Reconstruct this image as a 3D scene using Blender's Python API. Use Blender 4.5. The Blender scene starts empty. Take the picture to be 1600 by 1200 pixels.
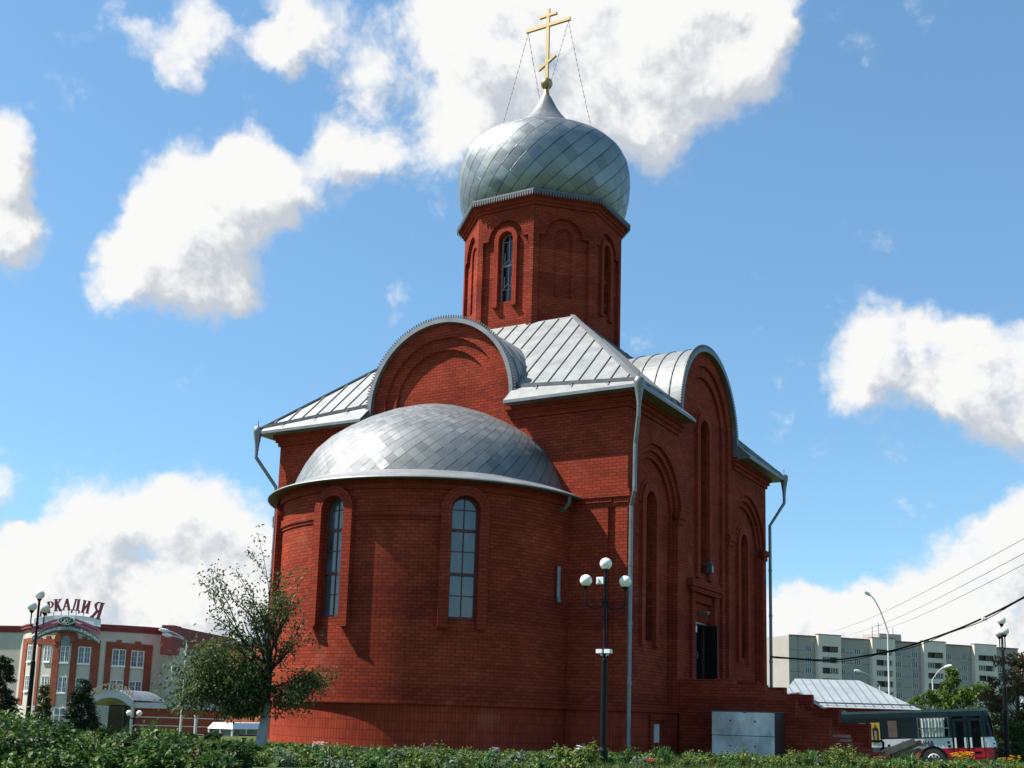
import bpy, bmesh, math, random
import numpy as np
from mathutils import Vector, Matrix
from mathutils.geometry import tessellate_polygon

R = math.radians
random.seed(7); rng = np.random.default_rng(7)
scene = bpy.context.scene
col = scene.collection

# ------------------------------------------------------------------ camera
F = 1775.0 / 1600.0                      # focal length in picture widths
PYC = 815.0                              # row of the principal point (the photo is a crop)
CP = Vector((13.83, -30.98, 1.054)); YAW, PIT, ROL = .5225, .1690, .0296
fw = Vector((-math.sin(YAW)*math.cos(PIT), math.cos(YAW)*math.cos(PIT), math.sin(PIT)))
r0 = Vector((math.cos(YAW), math.sin(YAW), 0)); u0 = r0.cross(fw)
RT = math.cos(ROL)*r0 + math.sin(ROL)*u0; UP = -math.sin(ROL)*r0 + math.cos(ROL)*u0
cd = bpy.data.cameras.new('camera'); cam = bpy.data.objects.new('camera', cd); col.objects.link(cam)
cd.sensor_width = 36; cd.lens = 36*F; cd.shift_y = (PYC-600)/1600
cd.clip_end = 5000; cd.clip_start = .1
M3 = Matrix((RT, UP, -fw)).transposed()
cam.matrix_world = Matrix.Translation(CP) @ M3.to_4x4()
scene.camera = cam
def ray(px, py): return fw + RT*((px-800)/1775) - UP*((py-PYC)/1775)
def at(px, py, D): return CP + ray(px, py)*D          # point at depth D, used to survey positions
def hy(px): return 1117 + .03*(px-800)

# ------------------------------------------------------------------ sky and sun
SUN_AZ, SUN_EL = R(206), R(52)           # azimuth counted from +X towards +Y
sv = Vector((math.cos(SUN_AZ)*math.cos(SUN_EL), math.sin(SUN_AZ)*math.cos(SUN_EL), math.sin(SUN_EL)))
sd = bpy.data.lights.new('sun', 'SUN'); so = bpy.data.objects.new('sun', sd); col.objects.link(so)
sd.energy = 5.0; sd.angle = R(.53); sd.color = (1, .955, .88)
so.rotation_euler = sv.to_track_quat('Z', 'Y').to_euler()
scene.view_settings.view_transform = 'Standard'; scene.view_settings.look = 'None'
scene.view_settings.exposure = .8; scene.view_settings.gamma = 1
scene.cycles.max_bounces = 6; scene.cycles.transparent_max_bounces = 8

w = bpy.data.worlds.new('World'); scene.world = w; w.use_nodes = True
SKY_STR = .088
def world():
    nt = w.node_tree; nt.nodes.clear(); N = nt.nodes.new; L = nt.links.new
    out = N('ShaderNodeOutputWorld'); bg = N('ShaderNodeBackground'); L(bg.outputs[0], out.inputs[0])
    bg.inputs['Strength'].default_value = SKY_STR
    sky = N('ShaderNodeTexSky'); sky.sky_type = 'NISHITA'; sky.sun_disc = False
    sky.sun_elevation = SUN_EL; sky.sun_rotation = R(90) - SUN_AZ; sky.air_density = 1.0; sky.dust_density = .25; sky.ozone_density = 1.6
    # cloud density group on the direction vector
    g = bpy.data.node_groups.new('cloud_density', 'ShaderNodeTree')
    g.interface.new_socket('Vector', in_out='INPUT', socket_type='NodeSocketVector')
    g.interface.new_socket('Raw', in_out='OUTPUT', socket_type='NodeSocketFloat')
    g.interface.new_socket('Body', in_out='OUTPUT', socket_type='NodeSocketFloat')
    g.interface.new_socket('Density', in_out='OUTPUT', socket_type='NodeSocketFloat')
    GN = g.nodes.new; GL = g.links.new
    gi = GN('NodeGroupInput'); go = GN('NodeGroupOutput')
    # warp the direction a little so the outlines are irregular
    nz = GN('ShaderNodeTexNoise'); nz.inputs['Scale'].default_value = 11; nz.inputs['Detail'].default_value = 5; nz.inputs['Roughness'].default_value = .6
    GL(gi.outputs[0], nz.inputs['Vector'])
    sub = GN('ShaderNodeVectorMath'); sub.operation = 'SUBTRACT'; sub.inputs[1].default_value = (.5, .5, .5); GL(nz.outputs['Color'], sub.inputs[0])
    scl = GN('ShaderNodeVectorMath'); scl.operation = 'SCALE'; scl.inputs['Scale'].default_value = .055; GL(sub.outputs[0], scl.inputs[0])
    wv = GN('ShaderNodeVectorMath'); wv.operation = 'ADD'; GL(gi.outputs[0], wv.inputs[0]); GL(scl.outputs[0], wv.inputs[1])
    blobs = [  # column, row, radius, weight
      (330,300,85,1.1),(265,350,85,1.1),(405,300,70,1),(230,385,75,1),(330,400,85,1),(395,250,45,.9),(455,290,55,.9),(535,270,50,.85),(600,262,44,.72),(185,425,45,.7),(525,222,42,.8),(270,420,60,.8),(165,470,40,.35),(360,450,45,.7),
      (0,230,50,1),(15,310,50,.9),(40,360,35,.6),(0,370,45,.8),
      (290,60,60,.75),(270,115,35,.5),(330,25,45,.65),(455,40,65,.8),(430,80,40,.6),(480,10,50,.6),(560,40,60,.38),(520,110,60,.3),(600,200,60,.3),(1180,120,50,.45),(190,40,50,.42),(245,150,30,.45),(380,150,60,.3),(560,110,50,.42),(610,60,50,.42),
      (765,60,85,1.1),(745,130,75,1),(860,100,120,1),(960,60,120,1),(1060,40,90,.9),(1150,30,85,.85),(1215,15,40,.6),(1125,110,60,.75),(1085,165,62,.85),(1042,222,55,.85),(1010,140,60,.6),(1190,70,50,.7),(930,120,90,.8),(900,190,100,.8),(725,195,60,.8),(685,235,45,.5),(985,190,60,.6),(640,270,45,.4),(660,100,55,.35),(620,150,60,.25),(820,20,110,1),(700,20,60,.8),(850,240,60,.5),(700,310,50,.35),
      (640,368,28,.4),
      (1400,520,58,1),(1340,580,62,1),(1450,570,75,1),(1540,575,65,.9),(1610,590,70,.9),(1540,640,60,.9),(1480,610,55,.9),(1500,530,38,.7),(1600,660,50,.65),(1330,630,35,.5),(1560,680,50,.4),
      (140,785,58,1),(270,795,62,1),(345,805,55,1),(85,835,40,.8),(180,855,62,.85),(300,865,66,.9),(95,880,50,.7),(405,835,45,.8),(30,835,25,.6),(60,935,60,.8),(160,930,60,.62),(260,935,60,.7),(350,940,60,.7),(420,900,60,.8),(20,970,80,.8),(60,990,90,.9),(180,990,90,.9),(300,990,90,.9),(410,970,80,.8),(20,880,50,.6),(1290,1040,90,.8),(1400,1050,90,.8),(1500,1060,90,.8),(1590,1050,90,.8),
      (1230,930,42,1),(1290,960,52,.9),(1340,950,42,.8),(1400,965,62,.9),(1470,940,75,.9),(1540,890,75,1),(1590,835,60,1),(1605,920,85,1),(1330,1005,80,.8),(1450,1005,80,.9),(1560,1000,90,.9),(1240,1000,60,.9),(1670,800,90,1),
      (-120,300,120,1),(-150,800,150,.9),(1750,560,120,.9)]
    prev = None
    for (x, y, r, k) in blobs:
        dd = ray(x, y).normalized()
        ds = GN('ShaderNodeVectorMath'); ds.operation = 'DISTANCE'; ds.inputs[1].default_value = dd; GL(wv.outputs[0], ds.inputs[0])
        mr = GN('ShaderNodeMapRange'); mr.interpolation_type = 'SMOOTHSTEP'; GL(ds.outputs['Value'], mr.inputs['Value'])
        rr = r/1775*1.55
        mr.inputs['From Min'].default_value = 0; mr.inputs['From Max'].default_value = rr
        mr.inputs['To Min'].default_value = k; mr.inputs['To Max'].default_value = 0
        if prev is None: prev = mr.outputs[0]
        else:
            a = GN('ShaderNodeMath'); a.operation = 'ADD'; GL(prev, a.inputs[0]); GL(mr.outputs[0], a.inputs[1]); prev = a.outputs[0]
    # scattered clouds over the rest of the sky (seen in glass and metal)
    n2 = GN('ShaderNodeTexNoise'); n2.inputs['Scale'].default_value = 2.6; n2.inputs['Detail'].default_value = 3; GL(gi.outputs[0], n2.inputs['Vector'])
    m2 = GN('ShaderNodeMapRange'); m2.inputs['From Min'].default_value = .5; m2.inputs['From Max'].default_value = .68; m2.inputs['To Max'].default_value = .45; GL(n2.outputs['Fac'], m2.inputs['Value'])
    dt = GN('ShaderNodeVectorMath'); dt.operation = 'DOT_PRODUCT'; GL(gi.outputs[0], dt.inputs[0]); dt.inputs[1].default_value = ray(800, 600).normalized()
    m3 = GN('ShaderNodeMapRange'); m3.inputs['From Min'].default_value = .75; m3.inputs['From Max'].default_value = .6; GL(dt.outputs['Value'], m3.inputs['Value'])
    mu = GN('ShaderNodeMath'); mu.operation = 'MULTIPLY'; GL(m2.outputs[0], mu.inputs[0]); GL(m3.outputs[0], mu.inputs[1])
    a = GN('ShaderNodeMath'); a.operation = 'MAXIMUM'; GL(prev, a.inputs[0]); GL(mu.outputs[0], a.inputs[1])
    raw = a.outputs[0]
    cl = GN('ShaderNodeMath'); cl.operation = 'MINIMUM'; cl.inputs[1].default_value = 1.15; GL(a.outputs[0], cl.inputs[0]); body = cl.outputs[0]
    n3 = GN('ShaderNodeTexNoise'); n3.inputs['Scale'].default_value = 24; n3.inputs['Detail'].default_value = 9; n3.inputs['Roughness'].default_value = .62; GL(gi.outputs[0], n3.inputs['Vector'])
    vo = GN('ShaderNodeTexVoronoi'); vo.feature = 'F1'; vo.normalize = True; vo.inputs['Scale'].default_value = 19; vo.inputs['Detail'].default_value = 3; vo.inputs['Roughness'].default_value = .62; vo.inputs['Lacunarity'].default_value = 2.2; GL(wv.outputs[0], vo.inputs['Vector'])
    vm = GN('ShaderNodeMath'); vm.operation = 'MULTIPLY_ADD'; GL(vo.outputs['Distance'], vm.inputs[0]); vm.inputs[1].default_value = -2.1; vm.inputs[2].default_value = .68
    m4 = GN('ShaderNodeMath'); m4.operation = 'MULTIPLY_ADD'; GL(n3.outputs['Fac'], m4.inputs[0]); m4.inputs[1].default_value = .9; m4.inputs[2].default_value = -.45
    mq = GN('ShaderNodeMath'); mq.operation = 'ADD'; GL(vm.outputs[0], mq.inputs[0]); GL(m4.outputs[0], mq.inputs[1]); m4 = mq
    n5 = GN('ShaderNodeTexNoise'); n5.inputs['Scale'].default_value = 8; n5.inputs['Detail'].default_value = 2; GL(gi.outputs[0], n5.inputs['Vector'])
    m5 = GN('ShaderNodeMath'); m5.operation = 'MULTIPLY_ADD'; GL(n5.outputs['Fac'], m5.inputs[0]); m5.inputs[1].default_value = .7; m5.inputs[2].default_value = -.36; 
    a5 = GN('ShaderNodeMath'); a5.operation = 'ADD'; GL(m4.outputs[0], a5.inputs[0]); GL(m5.outputs[0], a5.inputs[1])
    ad = GN('ShaderNodeMath'); ad.operation = 'ADD'; GL(body, ad.inputs[0]); GL(a5.outputs[0], ad.inputs[1])
    GL(raw, go.inputs['Raw']); GL(body, go.inputs['Body']); GL(ad.outputs[0], go.inputs['Density'])
    tc = N('ShaderNodeTexCoord')
    g1 = N('ShaderNodeGroup'); g1.node_tree = g; L(tc.outputs['Generated'], g1.inputs[0])
    off = N('ShaderNodeVectorMath'); off.operation = 'ADD'; L(tc.outputs['Generated'], off.inputs[0])
    off.inputs[1].default_value = (UP*.026 - RT*.017)
    g2 = N('ShaderNodeGroup'); g2.node_tree = g; L(off.outputs[0], g2.inputs[0])
    al = N('ShaderNodeMapRange'); al.interpolation_type = 'SMOOTHSTEP'; L(g1.outputs['Density'], al.inputs['Value'])
    al.inputs['From Min'].default_value = .30; al.inputs['From Max'].default_value = 1.08
    df = N('ShaderNodeMath'); df.operation = 'SUBTRACT'; L(g1.outputs['Raw'], df.inputs[0]); L(g2.outputs['Raw'], df.inputs[1])
    dn = N('ShaderNodeMath'); dn.operation = 'SUBTRACT'; L(g1.outputs['Density'], dn.inputs[0]); L(g2.outputs['Density'], dn.inputs[1])
    d2 = N('ShaderNodeMath'); d2.operation = 'MULTIPLY_ADD'; L(dn.outputs[0], d2.inputs[0]); d2.inputs[1].default_value = 2.0; df2 = N('ShaderNodeMath'); df2.operation = 'MULTIPLY'; df2.inputs[1].default_value = .7; L(df.outputs[0], df2.inputs[0]); L(df2.outputs[0], d2.inputs[2])
    sh = N('ShaderNodeMapRange'); L(d2.outputs[0], sh.inputs['Value']); sh.inputs['From Min'].default_value = -1.05; sh.inputs['From Max'].default_value = .55; sh.interpolation_type = 'SMOOTHSTEP'
    cr = N('ShaderNodeMix'); cr.data_type = 'RGBA'; L(sh.outputs[0], cr.inputs['Factor'])
    k = 1/SKY_STR
    cr.inputs[6].default_value = (.33*k, .355*k, .39*k, 1); cr.inputs[7].default_value = (.55*k, .55*k, .545*k, 1)
    hs = N('ShaderNodeHueSaturation'); hs.inputs['Saturation'].default_value = 1.0; hs.inputs['Value'].default_value = 1.0; L(sky.outputs[0], hs.inputs['Color'])
    mx = N('ShaderNodeMix'); mx.data_type = 'RGBA'; L(al.outputs[0], mx.inputs['Factor']); 
    tn = N('ShaderNodeVectorMath'); tn.operation = 'MULTIPLY'; gm = N('ShaderNodeGamma'); gm.inputs['Gamma'].default_value = .7; L(hs.outputs[0], gm.inputs['Color']); L(gm.outputs[0], tn.inputs[0]); tn.inputs[1].default_value = (1.06, 1.58, 1.90); L(tn.outputs[0], mx.inputs[6]); L(cr.outputs[2], mx.inputs[7])
    L(mx.outputs[2], bg.inputs['Color'])
world(); w.cycles.sampling_method = 'MANUAL'; w.cycles.sample_map_resolution = 128

# ------------------------------------------------------------------ materials
def mat(name, c=(.5, .5, .5), rough=.6, metal=0., spec=.5, emit=0):
    m = bpy.data.materials.new(name); m.use_nodes = True
    p = m.node_tree.nodes['Principled BSDF']
    p.inputs['Base Color'].default_value = (*c, 1); p.inputs['Roughness'].default_value = rough; p.inputs['Metallic'].default_value = metal
    p.inputs['Specular IOR Level'].default_value = spec
    return m
def worn(name, c, rough=.6, metal=0., var=.25, scale=3., bump=0., spec=.4, streak=0.):
    """a plain finish with soft dirt and wear; streak stretches the noise vertically"""
    m = mat(name, c, rough, metal, spec); nt = m.node_tree; N = nt.nodes.new; L = nt.links.new; p = nt.nodes['Principled BSDF']
    tc = N('ShaderNodeTexCoord'); mp = N('ShaderNodeMapping'); L(tc.outputs['Object'], mp.inputs[0])
    if streak: mp.inputs['Scale'].default_value = (1, 1, streak)
    nz = N('ShaderNodeTexNoise'); nz.inputs['Scale'].default_value = scale; nz.inputs['Detail'].default_value = 7; nz.inputs['Roughness'].default_value = .6; L(mp.outputs[0], nz.inputs['Vector'])
    mr = N('ShaderNodeMapRange'); L(nz.outputs['Fac'], mr.inputs['Value']); mr.inputs['From Min'].default_value = .3; mr.inputs['From Max'].default_value = .7
    mr.inputs['To Min'].default_value = 1-var; mr.inputs['To Max'].default_value = 1+var*.6
    vm = N('ShaderNodeVectorMath'); vm.operation = 'SCALE'; vm.inputs[0].default_value = c; L(mr.outputs[0], vm.inputs['Scale']); L(vm.outputs[0], p.inputs['Base Color'])
    r2 = N('ShaderNodeMapRange'); L(nz.outputs['Fac'], r2.inputs['Value']); r2.inputs['To Min'].default_value = max(0, rough-.12); r2.inputs['To Max'].default_value = min(1, rough+.12); L(r2.outputs[0], p.inputs['Roughness'])
    if bump:
        b = N('ShaderNodeBump'); b.inputs['Strength'].default_value = bump; b.inputs['Distance'].default_value = .02; L(nz.outputs['Fac'], b.inputs['Height']); L(b.outputs[0], p.inputs['Normal'])
    return m
def brick(name, c1, c2, mortar, bw=.26, rh=.102, offset=.5, ms=.009, bands=True):
    m = mat(name, c1, .9, 0, .08); nt = m.node_tree; N = nt.nodes.new; L = nt.links.new; p = nt.nodes['Principled BSDF']
    tc = N('ShaderNodeTexCoord')
    bt = N('ShaderNodeTexBrick'); L(tc.outputs['UV'], bt.inputs['Vector'])
    bt.offset = offset; bt.inputs['Scale'].default_value = 1; bt.inputs['Mortar Size'].default_value = ms; bt.inputs['Mortar Smooth'].default_value = .15
    bt.inputs['Bias'].default_value = 0; bt.inputs['Brick Width'].default_value = bw; bt.inputs['Row Height'].default_value = rh
    bt.inputs['Color1'].default_value = (*c1, 1); bt.inputs['Color2'].default_value = (*c2, 1); bt.inputs['Mortar'].default_value = (*mortar, 1)
    nz = N('ShaderNodeTexNoise'); nz.inputs['Scale'].default_value = .9; nz.inputs['Detail'].default_value = 6; nz.inputs['Roughness'].default_value = .65; L(tc.outputs['Object'], nz.inputs['Vector'])
    mr = N('ShaderNodeMapRange'); L(nz.outputs['Fac'], mr.inputs['Value']); mr.inputs['From Min'].default_value = .3; mr.inputs['From Max'].default_value = .7; mr.inputs['To Min'].default_value = .78; mr.inputs['To Max'].default_value = 1.18
    last = bt.outputs['Color']
    if bands:  # batches of brick change shade along level courses
        sx = N('ShaderNodeSeparateXYZ'); L(tc.outputs['UV'], sx.inputs[0])
        dv = N('ShaderNodeMath'); dv.operation = 'DIVIDE'; L(sx.outputs['Y'], dv.inputs[0]); dv.inputs[1].default_value = rh*9
        fl = N('ShaderNodeMath'); fl.operation = 'FLOOR'; L(dv.outputs[0], fl.inputs[0])
        wn = N('ShaderNodeTexWhiteNoise'); wn.noise_dimensions = '1D'; L(fl.outputs[0], wn.inputs['W'])
        m2 = N('ShaderNodeMix'); m2.data_type = 'RGBA'; m2.blend_type = 'MULTIPLY'; m2.inputs['Factor'].default_value = 1
        cr = N('ShaderNodeMix'); cr.data_type = 'RGBA'; L(wn.outputs['Value'], cr.inputs['Factor']); cr.inputs[6].default_value = (.84, .82, .86, 1); cr.inputs[7].default_value = (1.08, 1.12, 1.02, 1)
        L(last, m2.inputs[6]); L(cr.outputs[2], m2.inputs[7]); last = m2.outputs[2]
    # pale salt bloom in drifting patches
    sn = N('ShaderNodeTexNoise'); sn.inputs['Scale'].default_value = .55; sn.inputs['Detail'].default_value = 9; sn.inputs['Roughness'].default_value = .72; L(tc.outputs['Object'], sn.inputs['Vector'])
    sr = N('ShaderNodeMapRange'); L(sn.outputs['Fac'], sr.inputs['Value']); sr.inputs['From Min'].default_value = .58; sr.inputs['From Max'].default_value = .80; sr.inputs['To Max'].default_value = .35
    sm_ = N('ShaderNodeMix'); sm_.data_type = 'RGBA'; L(sr.outputs[0], sm_.inputs['Factor']); L(last, sm_.inputs[6]); sm_.inputs[7].default_value = (.36, .17, .12, 1); last = sm_.outputs[2]
    vm = N('ShaderNodeVectorMath'); vm.operation = 'SCALE'; L(last, vm.inputs[0]); L(mr.outputs[0], vm.inputs['Scale']); L(vm.outputs[0], p.inputs['Base Color'])
    bp = N('ShaderNodeBump'); bp.invert = True; bp.inputs['Strength'].default_value = .5; bp.inputs['Distance'].default_value = .012; L(bt.outputs['Fac'], bp.inputs['Height'])
    b2 = N('ShaderNodeBump'); b2.inputs['Strength'].default_value = .25; b2.inputs['Distance'].default_value = .01
    n2 = N('ShaderNodeTexNoise'); n2.inputs['Scale'].default_value = 30; n2.inputs['Detail'].default_value = 3; L(tc.outputs['Object'], n2.inputs['Vector']); L(n2.outputs['Fac'], b2.inputs['Height']); L(bp.outputs[0], b2.inputs['Normal'])
    L(b2.outputs[0], p.inputs['Normal'])
    return m
def tiles(name, c, rough, metal):
    """diagonal metal shingles: UV runs in tile units, the seams follow u+v and u-v"""
    m = mat(name, c, rough, metal, .5); nt = m.node_tree; N = nt.nodes.new; L = nt.links.new; p = nt.nodes['Principled BSDF']
    tc = N('ShaderNodeTexCoord'); sx = N('ShaderNodeSeparateXYZ'); L(tc.outputs['UV'], sx.inputs[0])
    def math_(op, a, b=None, v=None):
        n = N('ShaderNodeMath'); n.operation = op; L(a, n.inputs[0])
        if b is not None: L(b, n.inputs[1])
        if v is not None: n.inputs[1].default_value = v
        return n.outputs[0]
    A = math_('ADD', sx.outputs['X'], sx.outputs['Y']); B = math_('SUBTRACT', sx.outputs['X'], sx.outputs['Y'])
    fa, fb = math_('FRACT', A), math_('FRACT', B); ia, ib = math_('FLOOR', A), math_('FLOOR', B)
    cx = N('ShaderNodeCombineXYZ'); ia = math_('ADD', ia, None, .5); ib = math_('ADD', ib, None, .5); L(ia, cx.inputs[0]); L(ib, cx.inputs[1])
    wn = N('ShaderNodeTexWhiteNoise'); wn.noise_dimensions = '2D'; L(cx.outputs[0], wn.inputs['Vector'])
    wc = N('ShaderNodeSeparateColor'); L(wn.outputs['Color'], wc.inputs[0])
    # seam mask, one family heavier than the other
    da = math_('COMPARE', fa, None, .0); 
    na = N('ShaderNodeMath'); na.operation = 'LESS_THAN'; L(fa, na.inputs[0]); na.inputs[1].default_value = .05
    nb = N('ShaderNodeMath'); nb.operation = 'LESS_THAN'; L(fb, nb.inputs[0]); nb.inputs[1].default_value = .10
    nb2 = math_('MULTIPLY', na.outputs[0], None, .35); sm = math_('MAXIMUM', nb2, nb.outputs[0])
    # each sheet tilts a little its own way
    ra = math_('SUBTRACT', wc.outputs[0], None, .5); rb = math_('SUBTRACT', wc.outputs[1], None, .5)
    h = math_('ADD', math_('MULTIPLY', ra, fa), math_('MULTIPLY', rb, fb)); 
    nz = N('ShaderNodeTexNoise'); nz.inputs['Scale'].default_value = 2.2; nz.inputs['Detail'].default_value = 3; L(tc.outputs['Object'], nz.inputs['Vector'])
    h = math_('ADD', h, math_('MULTIPLY', nz.outputs['Fac'], None, .5))
    bp = N('ShaderNodeBump'); bp.inputs['Strength'].default_value = .45; bp.inputs['Distance'].default_value = .045; L(h, bp.inputs['Height']); L(bp.outputs[0], p.inputs['Normal'])
    mr = N('ShaderNodeMapRange'); L(wc.outputs[2], mr.inputs['Value']); mr.inputs['To Min'].default_value = .80; mr.inputs['To Max'].default_value = 1.08
    mm = math_('SUBTRACT', mr.outputs[0], math_('MULTIPLY', sm, None, .5))
    vm = N('ShaderNodeVectorMath'); vm.operation = 'SCALE'; vm.inputs[0].default_value = c; L(mm, vm.inputs['Scale']); L(vm.outputs[0], p.inputs['Base Color'])
    r2 = N('ShaderNodeMapRange'); L(wc.outputs[0], r2.inputs['Value']); r2.inputs['To Min'].default_value = rough-.09; r2.inputs['To Max'].default_value = rough+.1; L(r2.outputs[0], p.inputs['Roughness'])
    return m
def leafm(name, stops, rough=.5, trans=.36, spec=.3):
    m = mat(name, stops[0], rough, 0, spec); nt = m.node_tree; N = nt.nodes.new; L = nt.links.new; p = nt.nodes['Principled BSDF']; o = nt.nodes['Material Output']
    ge = N('ShaderNodeNewGeometry'); cr = N('ShaderNodeValToRGB'); L(ge.outputs['Random Per Island'], cr.inputs[0])
    e = cr.color_ramp.elements; n = len(stops)
    e[0].color = (*stops[0], 1); e[0].position = 0; e[1].color = (*stops[-1], 1); e[1].position = 1
    for i in range(1, n-1):
        k = e.new(i/(n-1)); k.color = (*stops[i], 1)
    L(cr.outputs[0], p.inputs['Base Color'])
    tr = N('ShaderNodeBsdfTranslucent'); L(cr.outputs[0], tr.inputs['Color'])
    mx = N('ShaderNodeMixShader'); mx.inputs[0].default_value = trans; L(p.outputs[0], mx.inputs[1]); L(tr.outputs[0], mx.inputs[2]); L(mx.outputs[0], o.inputs[0])
    return m

BR1, BR2, MORT = (.345, .049, .024), (.24, .034, .018), (.10, .023, .015)
M = dict(
  brick=brick('red_brick', BR1, BR2, MORT),
  soldier=brick('red_brick_on_end', (.35, .050, .024), (.285, .039, .020), (.13, .03, .018), .105, .27, 0, .008, False),
  brick_trim=brick('red_brick_trim', (.31, .044, .021), (.24, .033, .017), MORT, .26, .102, .5, .009, False),
  roof=worn('galvanised_roof', (.26, .265, .26), .56, .3, .22, 1.6, .4),
  flash=worn('galvanised_flashing', (.20, .21, .215), .52, .55, .2, 2.),
  seam=mat('shade_toned_seam', (.20, .21, .21), .6, .4),  # darker than the roof sheet: the seams' shaded side is put into the colour
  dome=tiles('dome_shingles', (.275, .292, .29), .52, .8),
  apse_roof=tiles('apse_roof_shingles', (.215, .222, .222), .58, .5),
  dark_metal=worn('dark_gutter', (.10, .105, .11), .5, .3),
  pipe=worn('zinc_pipe', (.22, .225, .235), .45, .55, .25, 4),
  gold=mat('gilding', (.38, .275, .135), .42, .75),
  timber=worn('brown_window_timber', (.10, .035, .02), .5, 0, .3, 8),
  glass=worn('window_glass', (.07, .088, .10), .12, 0, .5, 1.6, .10, .9),
  darkglass=mat('dark_glass', (.012, .014, .016), .05, 0, .6),
  whiteframe=worn('white_plastic_frame', (.78, .78, .76), .4, 0, .08, 6),
  greyframe=worn('grey_grille', (.30, .31, .30), .5, .2, .2, 6),
  door=worn('dark_steel_door', (.028, .027, .028), .45, .3, .3, 4),
  black=worn('black_paint', (.006, .006, .008), .5, 0, .3, 5, 0, .2),
  globe=mat('milk_glass_globe', (.86, .82, .72), .22, 0, .5),
  white=worn('white_paint', (.74, .74, .72), .5, 0, .1, 3),
  steel=worn('sheet_steel', (.78, .73, .67), .5, .1, .6, 1.1, 0, .4, .6),
)

M['glass'].node_tree.nodes['Principled BSDF'].inputs['IOR'].default_value = 1.58
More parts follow.
